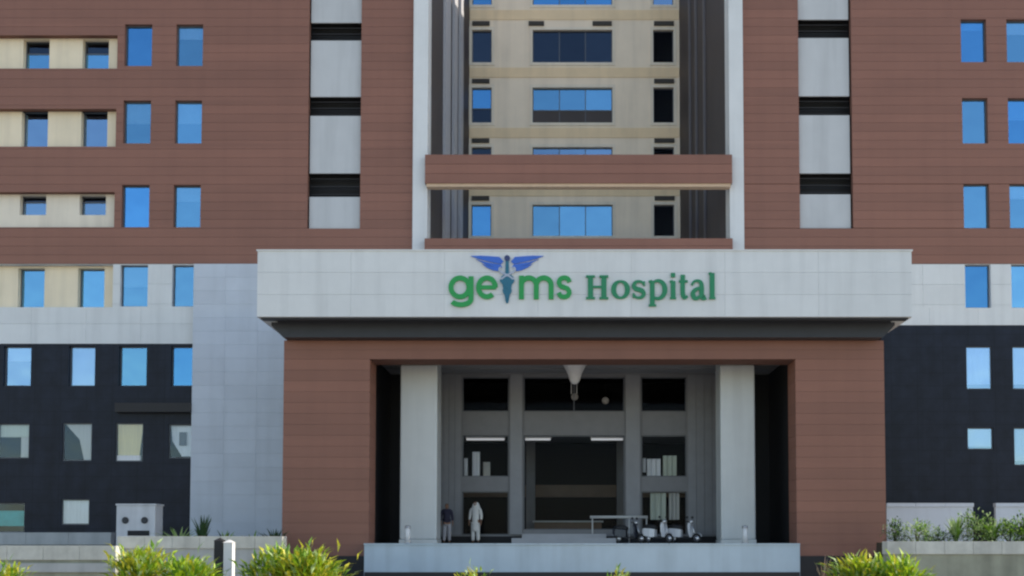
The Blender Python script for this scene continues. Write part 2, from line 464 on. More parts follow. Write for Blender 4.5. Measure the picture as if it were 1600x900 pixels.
# recess: cream back wall, floor, windows
yb = YF + 0.36
rxA = (XX(34, 190, yb), XX(75, 190, yb)); rxB = (XX(127, 190, yb), XX(168, 190, yb))
sp = rxB[0] - rxA[0]
for i, h in enumerate(rec):
    lo, hi = h[2], h[3]
    sill = [lo - 0.1, lo - 0.1, lo - 0.1, ZZ(336, yb), lo - 0.1][i]
    head = [hi - 0.02, hi - 0.02, ZZ(172, yb), hi - 0.02, ZZ(419, yb)][i]
    wins = [(c[0] - k * sp, c[1] - k * sp, sill, head) for c, k in ((rxA, 0), (rxB, 0), (rxA, 1))]
    wall('balcony_wall', XL, xrec + 0.1, lo - 0.12, hi + 0.02, wins, yb, yb + 0.5, 'cream' if i != 3 else 'cream_white', lw)
    for j, wd in enumerate(wins):
        up = i in (1, 3)  # dark upper panes stand in for the shade under the window heads
        spl = wd[3] - (wd[3] - wd[2]) * (0.36 if i == 1 else 0.30)
        window(lw, wd[0], wd[1], wd[2], wd[3], yb, 0.30, 'glass_dark' if up else ('glass_sky' if i == 4 or i == 0 else 'glass_pale'),
               split=spl if up else None, lower=('glass_sky' if i == 1 else 'glass_pale'))
# plain windows
for i in range(0, 6):
    for j, c in enumerate((cC, cD) if i < 5 else (cA0, cA, cB, cC, (XX(267, 570, YF), XX(303, 570, YF)))):
        gl = ['glass_sky', 'glass_sky', 'glass_deep', 'glass_sky'][(i * 2 + j * 3) % 4]
        if i == 4: gl = 'glass_sky'
        if i == 5: gl = ['glass_pale', 'glass_pale', 'glass_pale', 'glass_sky', 'glass_deep'][j]
        bl = (random.choice([0.2, 0.35, 0.5]), 'blind') if random.random() < 0.6 else None
        if (i, j) == (1, 1): bl = (0.3, 'curtain_white')
        if (i, j) == (5, 2): bl = (1.0, 'curtain_white')
        window(lw, c[0], c[1], rowsB[i], rowsT[i], YF, 0.22, gl, blind=bl)
# dark stone base with its windows
x303 = XX(302, 680, YF)
cD5 = (XX(267, 570, YF), x303 - 0.02)
holesD = [(c[0], c[1], rowsB[5], rowsT[5]) for c in (cA0, cA, cB, cC, cD5)]
low = [(XX(-4, 690, YF), XX(45, 690, YF), 662, 716), (XX(97, 690, YF), XX(143, 690, YF), 661, 720),
       (XX(180, 690, YF), XX(223, 690, YF), 661, 721), (XX(263, 690, YF), x303 - 0.03, 663, 716),
       (XX(-12, 800, YF), XX(38, 800, YF), 786, 832), (XX(95, 800, YF), XX(139, 800, YF), 780, 820)]
for (a, b, t, u) in low: holesD.append((a, b, ZZ(u, YF), ZZ(t, YF)))
wall('stone_wall', XL, x303, 0.0, z537 - 0.004, holesD, YF + 0.02, YF + 0.34, 'dark_stone', lw)
for i, (a, b, t, u) in enumerate(low):  # mixed curtain and reflection tones, drawn as simple shapes behind the glass
    z0, z1 = ZZ(u, YF), ZZ(t, YF)
    w = window(lw, a, b, z0, z1, YF + 0.02, 0.1, 'glass_clear')
    y = YF + 0.165
    dx = b - a
    if i == 0:
        box('curtain_shape', a + 0.05, b - 0.05, y, y + 0.03, z0 + 0.62 * (z1 - z0), z1 - 0.05, 'curtain_green', w)
        box('curtain_shape', b - 0.45, b - 0.05, y + 0.04, y + 0.07, z0 + 0.05, z1 - 0.05, 'blind', w)
    elif i == 1:
        q = MB(); q.prism([(a + 0.1, z1 - 0.05), (b - 0.05, z1 - 0.05), (b - 0.05, z0 + 0.05), (b - 0.4, z0 + 0.05), (b - 0.62, z1 - 0.75)], y, y + 0.03); q.build('curtain_shape', 'blind', w)
    elif i == 2:
        q = MB(); q.prism([(a + 0.05, z1 - 0.05), (b - 0.05, z1 - 0.05), (b - 0.2, z0 + 0.3), (a + 0.08, z0 + 0.3)], y, y + 0.03); q.build('curtain_shape', 'curtain_cream', w)
        box('sill_board', a + 0.05, b - 0.15, y - 0.05, y + 0.08, z0 + 0.05, z0 + 0.29, 'curtain_white', w)
    elif i == 3:
        q = MB(); q.prism([(a + 0.05, z1 - 0.05), (b - 0.03, z1 - 0.05), (b - 0.03, z0 + 0.1), (b - 0.55, z0 + 0.1), (a + 0.12, z0 + 0.8)], y + 0.04, y + 0.07); q.build('curtain_shape', 'curtain_white', w)
        box('dark_figure', a + 0.45, a + 0.78, y - 0.02, y + 0.02, z0 + 0.6, z1 - 0.35, 'frame_metal', w)
    elif i == 4:
        box('curtain_shape', a + 0.05, b - 0.05, y, y + 0.03, z0 + 0.3, z1 - 0.35, 'teal_cloth', w)
    else:
        box('curtain_shape', a + 0.05, b - 0.05, y, y + 0.03, z0 + 0.06, z1 - 0.05, 'curtain_white', w)
# white clad bay beside the portico, slightly proud of the stone
xw1 = XX(452, 600, 49.7)
box('bay_wall', x303 + 0.004, xw1, YF - 0.26, YF + 0.34, 0.0, z412 - 0.075, 'joint', lw)
panels(x303 + 0.004, xw1, TER, z412 - 0.08, [], YF - 0.295, lw, 1.42, 0.62, gap=0.005, name='white_tile', m='white_tile')
box('sunshade', XX(184, 636, YF), x303 - 0.01, YF - 0.35, YF + 0.015, ZZ(645, YF), ZZ(631, YF), 'dark_post', lw)
# mass behind the openings
box('core', XL, x_strip_l0 - 0.1, YF + 1.9, YF + 22, 0, TOP, 'interior', lw)
box('roof', XL - 0.2, x_strip_l0 + 0.3, YF - 0.1, YF + 22.2, TOP, TOP + 0.5, 'pale_panel', lw)
box('end_wall', XL - 0.3, XL - 0.004, YF + 0.0, YF + 22, 0, TOP - 0.002, 'brown', lw)

# ================================================================== right wing
rw = thing('hospital_wing', (15, 52, 0), 'brown-clad hospital wing right of the entrance, with a column of paired blue windows', 'building')
cE = (XX(1506, 325, YF), XX(1546, 325, YF)); cF = (XX(1578, 325, YF), XX(1619, 325, YF))
dEF = cF[0] - cE[0]
cG = (cF[0] + dEF, cF[1] + dEF)
rT = [ZZ(y, YF) for y in (30, 153, 287, 413)]; rB = [ZZ(y, YF) for y in (97, 224, 356, 481)]
rT.insert(0, rT[0] + 3.65); rB.insert(0, rB[0] + 3.65)
holesR = [(c[0], c[1], rB[i], rT[i]) for i in range(4) for c in (cE, cF, cG)]
xu0, xu1 = XX(1248, 150, YF), XX(1331, 150, YF)
holesRV = holesR + [(xu0, xu1, zvent, TOP + 1)]
wall('wall', x_strip_r1, XR, z412, TOP, holesRV, YF + 0.04, YF + 0.34, 'brown_gap', rw)
planks(x_strip_r1, XR, z412, ztop_pl, holesRV, YF, rw)
planks(x_strip_r1, XR, ztop_pl, ztop_pl + 3.0, holesRV, YF, rw, h=0.75)
box('upper_cladding', x_strip_r1, xu0, YF, YF + 0.036, ztop_pl + 3.0, TOP, 'brown', rw)
box('upper_cladding', xu1, XR, YF, YF + 0.036, ztop_pl + 3.0, TOP, 'brown', rw)
box('vent_shaft', xu0 - 0.1, xu1 + 0.1, YF + 0.75, YF + 0.8, zvent - 0.1, TOP, 'black_recess', rw)
for (a, b) in ((-90, 28), (57, 148), (178, 269), (302, 355)):
    box('vent_panel', xu0 + 0.02, xu1 - 0.08, YF + 0.16, YF + 0.24, ZZ(b, YF), ZZ(a, YF), 'pale_panel', rw)
for (a, b) in ((28, 57), (148, 178), (269, 302)):
    za, zb = ZZ(b, YF), ZZ(a, YF)
    for k in range(3):
        zz = za + (zb - za) * (k + 0.5) / 3
        box('louvre', xu0 + 0.02, xu1 - 0.04, YF + 0.40, YF + 0.52, zz - 0.02, zz + 0.02, 'dark_post', rw)
xr_in = XX(1378, 600, YF)
hb = [(c[0], c[1], rB[4], rT[4]) for c in (cE, cF, cG)]
wall('band_wall', xr_in, XR, z508, z412 - 0.004, hb, YF + 0.04, YF + 0.34, 'joint', rw)
panels(xr_in, XR, z508, z412 - 0.02, hb, YF - 0.004, rw, 2.4, 0.93, name='white_panel', m='white_panel')
for i in range(5):
    for j, c in enumerate((cE, cF, cG)):
        gl = ['glass_deep', 'glass_sky', 'glass_sky', 'glass_sky'][(i + 2 * j) % 4]
        if i == 1 and j == 0: gl = 'glass_deep'
        bl = (random.choice([0.2, 0.3, 0.45]), 'curtain_white') if random.random() < 0.6 else None
        window(rw, c[0], c[1], rB[i], rT[i], YF, 0.22, gl, blind=bl)
hs = []
for c in (cE, cF, cG):
    hs.append((c[0], c[1], ZZ(608, YF), ZZ(541, YF), 'glass_pale'))
    hs.append((c[0], c[1], ZZ(727 if c is not cE else 702, YF), ZZ(668, YF), 'glass_pale'))
wall('stone_wall', xr_in, XR, 0.0, z508 - 0.004, [h[:4] for h in hs], YF + 0.02, YF + 0.34, 'dark_stone', rw)
for h in hs: window(rw, h[0], h[1], h[2], h[3], YF + 0.02, 0.12, h[4], blind=(0.9, 'curtain_white'))
box('core', x_strip_r1 + 0.1, XR, YF + 1.9, YF + 22, 0, TOP, 'interior', rw)
box('roof', x_strip_r1 - 0.3, XR + 0.2, YF - 0.1, YF + 22.2, TOP, TOP + 0.5, 'pale_panel', rw)
box('end_wall', XR + 0.004, XR + 0.3, YF, YF + 22, 0, TOP - 0.002, 'brown', rw)

# ================================================================== courtyard block between the wings
cb = thing('hospital_courtyard_block', (0.5, 70, 0), 'cream courtyard block set back between the two brown wings', 'building')
YB = 60.0
yr0 = YF + 1.004
zt = 13.2                      # roof terrace behind the sign
xl, xr = x_strip_l1, x_strip_r0
pil = box('pilaster', x_strip_l0, x_strip_l1, YF - 0.25, YF + 1.0, zt - 3, TOP, 'white_panel', cb)
box('pilaster', x_strip_r0, x_strip_r1, YF - 0.25, YF + 1.0, zt - 3, TOP, 'white_panel', cb)
kl, kr = XX(733, 200, YB), XX(1062, 200, YB)          # inner corners: court made shallow and splayed so more sky light enters
fl = MB(); fl.add([(xl, YF, zt), (xr, YF, zt), (xr, yr0, zt), (kr, YB, zt), (kl, YB, zt), (xl, yr0, zt)], [(0, 1, 2, 3, 4, 5)])
fl.build('court_floor', 'cream_white', cb)
# side walls of the court with upright fins
def splay(name, xf, xk, side, t0, t1, d0, d1, m):
    """upright slab along the slanting court wall between t0 and t1, standing d0..d1 proud of it"""
    def pt_(t, d): return (xf + (xk - xf) * t + side * d, yr0 + (YB - yr0) * t)
    q = [pt_(t0, d0), pt_(t1, d0), pt_(t1, d1), pt_(t0, d1)]
    b = MB(); b.add([(x, y, zt + 0.002) for x, y in q] + [(x, y, TOP + 0.3) for x, y in q], [(0, 1, 2, 3), (4, 5, 6, 7), (0, 1, 5, 4), (1, 2, 6, 5), (2, 3, 7, 6), (3, 0, 4, 7)])
    return b.build(name, m, cb)
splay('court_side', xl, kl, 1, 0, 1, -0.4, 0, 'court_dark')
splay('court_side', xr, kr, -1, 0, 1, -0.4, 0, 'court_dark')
def t_of(px, xf, xk):
    return min((abs(XX(px, 150, yr0 + (YB - yr0) * t / 400) - (xf + (xk - xf) * t / 400)), t / 400) for t in range(401))[1]
for (a, b) in ((692, 700), (706, 711), (716, 720)): splay('fin', xl, kl, 1, t_of(a, xl, kl), t_of(b, xl, kl), 0.003, 0.14, 'court_fin_lit')
for a in (1079, 1089, 1102): splay('fin', xr, kr, -1, t_of(a, xr, kr) - 0.008, t_of(a, xr, kr) + 0.008, 0.003, 0.10, 'court_fin_shaded')
wr = [(-44, 8), (47, 98), (137, 192), (230, 283), (320, 369)]
ctr = (XX(832, 200, YB), XX(957, 200, YB))
sl = (XX(737, 200, YB), XX(768, 200, YB)); sr = (XX(1021, 200, YB), XX(1053, 200, YB))
hc = []
for (a, b) in wr:
    for c in (ctr, sl, sr): hc.append((c[0], c[1], ZZ(b, YB), ZZ(a, YB)))
CTOP = 37.9
wall('court_wall', kl, kr, zt, CTOP, hc, YB, YB + 0.3, 'court_cream', cb)
for i, (a, b) in enumerate(wr):
    z0, z1 = ZZ(b, YB), ZZ(a, YB)
    gc = ['glass_deep', 'glass_dark', 'glass_sky', 'glass_pale', 'glass_sky'][i]
    gs = ['glass_deep', 'glass_dark', 'glass_deep', 'glass_dark', 'glass_deep'][i]
    gr = ['glass_pale', 'glass_entry', 'glass_entry', 'glass_entry', 'glass_entry'][i]
    window(cb, ctr[0], ctr[1], z0, z1, YB, 0.15, gc, panes=3, split=(z0 + 0.75 if i == 2 else None), lower='court_dark')  # third row: dark lower part is the bridge's reflection put into the colour
    window(cb, sl[0], sl[1], z0, z1, YB, 0.15, gs, split=(z0 + 0.85 if i == 2 else None), lower='glass_dark')
    window(cb, sr[0], sr[1], z0, z1, YB, 0.15, gr)
    # pale surround, string course and grilles of each storey
    for c in (ctr, sl, sr):
        q = MB()
        q.box(c[0] - 0.16, c[0], YB - 0.05, YB - 0.002, z0 - 0.16, z1 + 0.16); q.box(c[1], c[1] + 0.16, YB - 0.05, YB - 0.002, z0 - 0.16, z1 + 0.16)
        q.box(c[0], c[1], YB - 0.05, YB - 0.002, z1, z1 + 0.16); q.box(c[0], c[1], YB - 0.05, YB - 0.002, z0 - 0.16, z0)
        q.build('window_surround', 'cream_white', cb)
    box('string_course', kl + 0.02, kr - 0.02, YB - 0.04, YB - 0.001, z0 - 0.85, z0 - 0.30, 'court_tan', cb)
    for (p0, p1) in ((738, 765), (1022, 1053)) + (((826, 850), (926, 956)) if i == 1 else ()):
        x0, x1 = XX(p0, 125, YB), XX(p1, 125, YB)
        zc = z1 + 0.34
        gq = box('vent_grille', x0, x1, YB - 0.12, YB - 0.003, zc - 0.10, zc + 0.12, 'vent', cb)
box('core', kl - 0.4, kr + 0.4, YB + 1.5, YB + 11, 0, CTOP - 0.01, 'interior', cb)
box('roof', kl - 0.3, kr + 0.3, YB - 0.2, YB + 11.2, CTOP + 0.51, CTOP + 0.9, 'pale_panel', cb)
# link bridges between the wings
def bridge(p0, p1, pw, Y, d):
    x0, x1 = XX(664, 260, Y), XX(1144, 260, Y)
    z0, z1 = ZZ(p1, Y), ZZ(p0, Y)
    b = box('bridge', x0, x1, Y + 0.04, Y + d, z0, z1, 'brown_gap', cb)
    n = max(1, round((z1 - z0) / 0.42)); h = (z1 - z0) / n
    for i in range(n): box('plank', x0, x1, Y, Y + 0.038, z0 + i * h, z0 + (i + 1) * h - 0.016, 'brown', b)
    if pw:
        zs = ZZ(pw, Y)
        box('bridge_lining', x0 + 0.06, x1 - 0.06, Y + 0.06, Y + d - 0.05, zs, z0 - 0.002, 'lining_tan', b)
bridge(241, 286, 291, 49.4, 0.55)
bridge(372, 396, None, 49.4, 0.55)

# ================================================================== entrance portico
pt = thing('entrance_portico', (0.5, 44, 0), 'entrance portico with white fascia on two broad brown pillars', 'portico')
YC = 40.0
fx0, fx1 = XX(402, 445, YC), XX(1425, 445, YC)
fz0, fz1 = ZZ(495, YC), ZZ(391, YC)
fas = box('fascia', fx0, fx1, YC + 0.035, YC + 0.5, fz0, fz1 - 0.03, 'joint', pt)
nc, nr = 7, 3
pw, ph = (fx1 - fx0) / nc, (fz1 - fz0) / nr
for i in range(nc):
    for j in range(nr):
        box('fascia_panel', fx0 + i * pw + (0.003 if i else 0), fx0 + (i + 1) * pw - 0.003, YC, YC + 0.033, fz0 + j * ph + 0.003, fz0 + (j + 1) * ph - 0.004, 'white_panel', fas)
box('coping', fx0 - 0.04, fx1 + 0.04, YC - 0.04, YC + 0.6, fz1 - 0.028, fz1 + 0.02, 'white_panel', fas)
for s, xa in ((0, fx0), (1, fx1)):
    box('fascia_return', xa - (0 if s else 0.0) + (-0.5 if s else 0), xa + (0 if s else 0.5), YC + 0.502, YF - 0.4, fz0, fz1 - 0.03, 'white_panel', pt)
box('roof_slab', fx0 + 0.51, fx1 - 0.51, YC + 0.51, YF - 0.31, fz1 - 0.9, fz1 - 0.5, 'pale_panel', pt)
# dark soffit and the dark beam below it
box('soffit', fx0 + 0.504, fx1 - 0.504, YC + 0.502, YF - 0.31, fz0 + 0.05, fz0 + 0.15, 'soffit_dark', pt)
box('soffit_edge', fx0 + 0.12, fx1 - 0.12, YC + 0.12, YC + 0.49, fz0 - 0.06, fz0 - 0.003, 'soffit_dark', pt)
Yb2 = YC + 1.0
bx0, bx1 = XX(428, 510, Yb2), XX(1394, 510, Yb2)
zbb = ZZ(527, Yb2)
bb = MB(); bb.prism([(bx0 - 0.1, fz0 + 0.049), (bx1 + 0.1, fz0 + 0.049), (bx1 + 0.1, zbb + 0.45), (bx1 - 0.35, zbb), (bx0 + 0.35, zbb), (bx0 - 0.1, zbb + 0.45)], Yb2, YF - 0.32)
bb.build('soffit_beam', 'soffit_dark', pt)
# brown frame
YP = 41.6
pz1 = zbb - 0.003
lz0 = ZZ(561, YP)
L0, L1 = XX(442, 700, YP), XX(577, 700, YP)
R0, R1 = XX(1244, 700, YP), XX(1383, 700, YP)
def brown_pillar(x0, x1):
    p = box('pillar', x0 + 0.04, x1 - 0.04, YP + 0.04, YP + 1.4, 0, pz1, 'brown_gap', pt)
    zb = 1.25
    n = round((lz0 - zb) / 0.42); h = (lz0 - zb) / n
    for i in range(n):
        b = MB(); z0 = zb + i * h; z1 = z0 + h - 0.007
        b.box(x0, x1, YP, YP + 0.038, z0, z1)
        b.box(x0, x0 + 0.038, YP + 0.0385, YP + 1.4, z0, z1); b.box(x1 - 0.038, x1, YP + 0.0385, YP + 1.4, z0, z1)
        b.build('plank', 'brown', p)
    box('plinth', x0 - 0.03, x1 + 0.03, YP - 0.03, YP + 1.42, 0.0, zb - 0.004, 'dark_post', p)
    return p
brown_pillar(L0, L1); brown_pillar(R0, R1)
lt = box('lintel', L0 + 0.04, R1 - 0.04, YP + 0.042, YP + 1.4, lz0 + 0.002, pz1 - 0.002, 'brown_gap', pt)
for i in range(2):
    h = (pz1 - lz0) / 2
    box('plank', L0, R1, YP, YP + 0.038, lz0 + i * h, lz0 + (i + 1) * h - 0.007, 'brown', lt)
# podium floor
YPd = 40.7
px0, px1 = XX(569, 870, YPd), XX(1250, 870, YPd)
pz = ZZ(849, YPd)
pd = box('podium', px0, px1, YPd, YF - 1.0, 0.0, pz - 0.06, 'podium_face', pt)
n = 10
for i in range(n):
    w = (px1 - px0) / n
    box('edge_stone', px0 - 0.02 + i * w + 0.006, px0 + (i + 1) * w, YPd - 0.04, YPd + 0.6, pz - 0.058, pz, 'podium_face', pd)
box('floor', px0, px1, YPd + 0.602, YF - 1.0, pz - 0.058, pz, 'floor_stone', pd)
box('skirting', px0 + 0.02, px1 - 0.02, YPd - 0.03, YPd - 0.002, 0, ZZ(894, YPd), 'dark_post', pd)
# entrance wall at the back: grey frame with dark glazing
YE = 48.0
ez1 = ZZ(585, YE)
gx0, gx1 = XX(683, 700, YE), XX(1126, 700, YE)
cols = [(722, 795), (818, 976), (1002, 1073)]
colx = [(XX(a, 700, YE), XX(b, 700, YE)) for a, b in cols]
rows3 = [(589, 643), (690, 745), (768, 836)]
eh = []
for i, c in enumerate(colx):
    eh.append((c[0], c[1], ZZ(643, YE), ZZ(589, YE)))
    if i == 1: eh.append((c[0], c[1], ZZ(828, YE), ZZ(680, YE)))
    else:
        eh.append((c[0], c[1], ZZ(745, YE), ZZ(680, YE)))
        eh.append((c[0], c[1], ZZ(836, YE), ZZ(768, YE)))
wall('entrance_wall', gx0, gx1, pz, ez1 + 0.6, eh, YE, YE + 0.3, 'grey_frame', pt)
for (p0, p1) in ((797, 816), (978, 1000)): box('pilaster', XX(p0, 700, YE - .12), XX(p1, 700, YE - .12), YE - 0.12, YE - 0.002, pz + 0.4, ez1 + 0.1, 'frame_grey_light', pt)
for (x_0, x_1) in ((gx0, XX(720, 700, YE)), (XX(1075, 700, YE), gx1)):
    for k in range(4):
        w_ = (x_1 - x_0) / 4
        box('wall_panel', x_0 + k * w_ + 0.01, x_0 + (k + 1) * w_ - 0.01, YE - 0.03, YE - 0.002, pz + 0.4, ez1 - 0.02, 'frame_grey_light', pt)
for (p0, p1) in ((722, 795), (818, 976), (1002, 1073)):
    box('spandrel_panel', XX(p0 + 2, 660, YE), XX(p1 - 2, 660, YE), YE - 0.03, YE - 0.002, ZZ(676, YE), ZZ(646, YE), 'grey_frame', pt)
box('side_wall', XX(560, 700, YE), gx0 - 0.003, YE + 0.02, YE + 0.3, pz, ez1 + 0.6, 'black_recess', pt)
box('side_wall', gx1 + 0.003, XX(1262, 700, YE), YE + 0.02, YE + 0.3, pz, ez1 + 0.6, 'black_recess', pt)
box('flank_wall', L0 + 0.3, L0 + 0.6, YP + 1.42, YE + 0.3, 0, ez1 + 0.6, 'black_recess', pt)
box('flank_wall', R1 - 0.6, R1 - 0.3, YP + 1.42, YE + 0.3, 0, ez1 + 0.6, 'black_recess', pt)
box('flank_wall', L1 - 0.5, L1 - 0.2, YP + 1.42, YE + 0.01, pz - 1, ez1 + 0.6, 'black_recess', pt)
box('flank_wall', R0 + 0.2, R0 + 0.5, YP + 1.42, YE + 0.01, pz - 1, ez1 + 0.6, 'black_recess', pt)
ceil = box('ceiling', L1 - 0.19, R0 + 0.19, YP + 1.42, YE - 0.01, ez1, ez1 + 0.12, 'ceiling_grey', pt)
for k in range(4):
    y = YP + 1.6 + k * 1.5
    box('ceiling_batten', L1 - 0.1, R0 + 0.1, y, y + 0.08, ez1 - 0.04, ez1 - 0.002, 'grey_frame', ceil)
box('floor_shade_band', gx0, gx1, YE - 0.04, YE - 0.002, pz, ZZ(838, YE), 'black_recess', pt)  # dark strip standing in for the shaded floor before the wall
ew = []
for i, h in enumerate(eh):
    door = (i == 3)
    w = window(pt, h[0], h[1], h[2], h[3], YE, 0.12, 'glass_entry', panes=(2 if door else 1), name=('door' if door else 'window'))
    if door:
        xm = (h[0] + h[1]) / 2
        for s in (-1, 1): box('handle', xm + s * 0.12 - 0.02, xm + s * 0.12 + 0.02, YE + 0.02, YE + 0.06, h[2] + 0.8, h[2] + 1.3, 'steel', w)
        box('transom', h[0] + 0.05, h[1] - 0.05, YE + 0.085, YE + 0.115, h[2] + 2.35, h[2] + 2.43, 'frame_metal', w)
    ew.append(w)
# drapes seen through the glazing
def drape(w, p, m, Y=YE + 0.24):
    b = MB(); x0, x1, y0, y1 = p
    xa, xb, z0, z1 = XX(x0, 750, Y), XX(x1, 750, Y), ZZ(y1, Y), ZZ(y0, Y)
    n = 9
    for k in range(n - 1):
        ya = Y + 0.05 * math.sin(k * 2.2); yb_ = Y + 0.05 * math.sin((k + 1) * 2.2)
        a = xa + (xb - xa) * k / (n - 1); c = xa + (xb - xa) * (k + 1) / (n - 1)
        b.add([(a, ya, z0), (c, yb_, z0), (c, yb_, z1), (a, ya, z1), (a, ya + .02, z0), (c, yb_ + .02, z0), (c, yb_ + .02, z1), (a, ya + .02, z1)],
              [(0, 1, 2, 3), (7, 6, 5, 4), (0, 4, 5, 1), (2, 6, 7, 3)])
    b.build('drape', m, w)
drape(ew[1], (725, 731, 716, 746), 'curtain_white')
drape(ew[1], (738, 750, 706, 746), 'curtain_white')
drape(ew[1], (755, 766, 722, 746), 'blind')
drape(ew[5], (1004, 1009, 716, 738), 'curtain_white')
drape(ew[5], (1011, 1032, 717, 746), 'curtain_white')
drape(ew[5], (1036, 1057, 712, 746), 'curtain_green')
drape(ew[6], (1016, 1040, 769, 812), 'curtain_green')
drape(ew[6], (1045, 1061, 769, 812), 'blind')
# the lobby behind
lob = MB()
lx0, lx1 = gx0 + 0.02, gx1 - 0.02
lob.box(lx0, lx1, YE + 6.0, YE + 6.1, pz, ez1 + 0.5)
lob.box(lx0 - 0.1, lx0, YE + 0.31, YE + 6.1, pz, ez1 + 0.5); lob.box(lx1, lx1 + 0.1, YE + 0.31, YE + 6.1, pz, ez1 + 0.5)
lob.box(lx0 - 0.1, lx1 + 0.1, YE + 0.31, YE + 6.1, ez1 + 0.5, ez1 + 0.6)
lob.box(lx0 - 0.1, lx1 + 0.1, YE + 0.31, YE + 6.1, pz - 0.1, pz)
lob.build('lobby', 'interior', pt)
box('mezzanine', lx0 + 0.01, lx1 - 0.01, YE + 0.8, YE + 5.98, ZZ(676, YE + 0.8), ZZ(652, YE + 0.8), 'grey_frame', pt)
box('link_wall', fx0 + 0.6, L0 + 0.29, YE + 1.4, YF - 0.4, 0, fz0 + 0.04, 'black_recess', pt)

for p in (822, 964):
    Y = YE + 4.6
    box('lobby_pillar', XX(p, 750, Y), XX(p + 14, 750, Y), Y, Y + 0.4, pz + 0.002, ZZ(676, YE + 0.8) - 0.01, 'grey_frame', pt)
box('lobby_back_panel', lx0 + 0.1, lx1 - 0.1, YE + 5.85, YE + 5.97, pz + 2.3, pz + 2.9, 'desk_wood', pt)
# reception desk in the lobby
Y = YE + 3.2
t = thing('reception_desk', (XX(880, 820, Y), Y, pz), 'dim reception desk seen through the entrance doors', 'desk')
xa, xb = XX(835, 820, Y), XX(940, 820, Y)
box('counter_front', xa, xb, Y, Y + 0.08, pz + 0.004, pz + 1.0, 'desk_wood', t)
box('counter_top', xa - 0.08, xb + 0.08, Y - 0.1, Y + 0.7, pz + 1.002, pz + 1.07, 'frame_pale', t)
# white square columns
def column(p0, p1, label):
    Y = 44.0
    x0, x1 = XX(p0, 700, Y), XX(p1, 700, Y); w = x1 - x0
    t = thing('column', ((x0 + x1) / 2, Y + w / 2, pz), label, 'column')
    box('shaft', x0, x1, Y, Y + w, pz + 0.16, ez1 - 0.24, 'column_white', t, bevel=0.06)
    box('base', x0 - 0.02, x1 + 0.02, Y - 0.02, Y + w + 0.02, pz, pz + 0.158, 'column_white', t, bevel=0.02)
    box('head', x0 + 0.01, x1 - 0.01, Y + 0.01, Y + w - 0.01, ez1 - 0.236, ez1 - 0.004, 'column_white', t, bevel=0.02)
column(625, 683, 'square white column left of the entrance doors')
column(1126, 1180, 'square white column right of the entrance doors')

# ================================================================== sign lettering on the fascia
YS = YC - 0.005
def arc(cx, cy, rx, ry, a0, a1, n=22):
    return [(cx + rx * math.cos(R(a0 + (a1 - a0) * i / n)), cy + ry * math.sin(R(a0 + (a1 - a0) * i / n))) for i in range(n + 1)]
def smooth(pts, n=5):
    out = []
    for i in range(len(pts) - 1):
        p0 = pts[max(i - 1, 0)]; p1 = pts[i]; p2 = pts[i + 1]; p3 = pts[min(i + 2, len(pts) - 1)]
        for k in range(n):
            t = k / n
            out.append(tuple(0.5 * (2 * p1[j] + (p2[j] - p0[j]) * t + (2 * p0[j] - 5 * p1[j] + 4 * p2[j] - p3[j]) * t * t + (3 * p1[j] - p0[j] - 3 * p2[j] + p3[j]) * t ** 3) for j in (0, 1)))
    out.append(pts[-1]); return out
def stroke(mb, pts, wd, depth, mi=0):
    """ribbon of varying width along a path in x, z, pushed out from the fascia"""
    n = len(pts)
    if not callable(wd): w0 = wd; wd = lambda t: w0
    lft, rgt = [], []
    for i in range(n):
        a = Vector(pts[max(i - 1, 0)]); b = Vector(pts[min(i + 1, n - 1)])
        d = (b - a); d.normalize(); nn = Vector((-d.y, d.x)) * wd(i / (n - 1)) / 2
        p = Vector(pts[i]); lft.append(p + nn); rgt.append(p - nn)
    vs_ = []
    for l, r in zip(lft, rgt):
        vs_ += [(l.x, YS - depth, l.y), (r.x, YS - depth, r.y), (l.x, YS, l.y), (r.x, YS, r.y)]
    fs = []
    for i in range(n - 1):
        a = i * 4; b = a + 4
        fs += [(a, b, b + 1, a + 1), (a + 2, a + 3, b + 3, b + 2), (a, a + 2, b + 2, b), (a + 1, b + 1, b + 3, a + 3)]
    fs += [(0, 1, 3, 2), (4 * n - 4, 4 * n - 2, 4 * n - 1, 4 * n - 3)]
    mb.add(vs_, fs, mi)
sx_ = (XX(1118, 450, YC) - XX(700, 450, YC)) / 418.0
zbase = ZZ(468, YC); u1 = (ZZ(432, YC) - zbase) / 36.0        # metres for one photo pixel on the fascia
sg = thing('hospital_sign', (XX(909, 450, YC), YC, zbase), 'green raised lettering with a blue winged staff emblem on the white fascia', 'sign')
def letter(p0, p1, xh, hw_px, strokes, m):
    x0, x1 = XX(p0, 450, YC), XX(p1, 450, YC); hw = hw_px * u1 / 2; H = xh * u1
    mb = MB(); dp = 0.07
    for pts, w in strokes:
        q = [(x0 + hw + u * (x1 - x0 - 2 * hw), zbase + hw + v * (H - 2 * hw)) for u, v in pts]
        if callable(w): ww = (lambda f: (lambda t: f(t) * u1))(w)
        else: ww = w * u1
        stroke(mb, q, ww, dp); dp += 0.004
    mb.build('letter', m, sg)
SW = 7.6
letter(701, 740, 37, SW, [(arc(.45, .5, .45, .5, 0, 360), SW), ([(1, 1.08), (1, .5), (1, -.12)], SW), (arc(.5, -.12, .5, .30, 0, -150), SW)], 'sign_green')
letter(744, 778, 37, SW, [(arc(.5, .5, .5, .5, 0, 312), SW), ([(0.02, .5), (.5, .5), (1.04, .5)], 6.0)], 'sign_green')
letter(811, 865, 37, SW, [([(0, -.13), (0, 1.12)], SW), (arc(.25, .62, .25, .38, 180, 0) + [(.5, .4), (.5, -.13)], SW), (arc(.75, .62, .25, .38, 180, 0) + [(1, .4), (1, -.13)], SW)], 'sign_green')
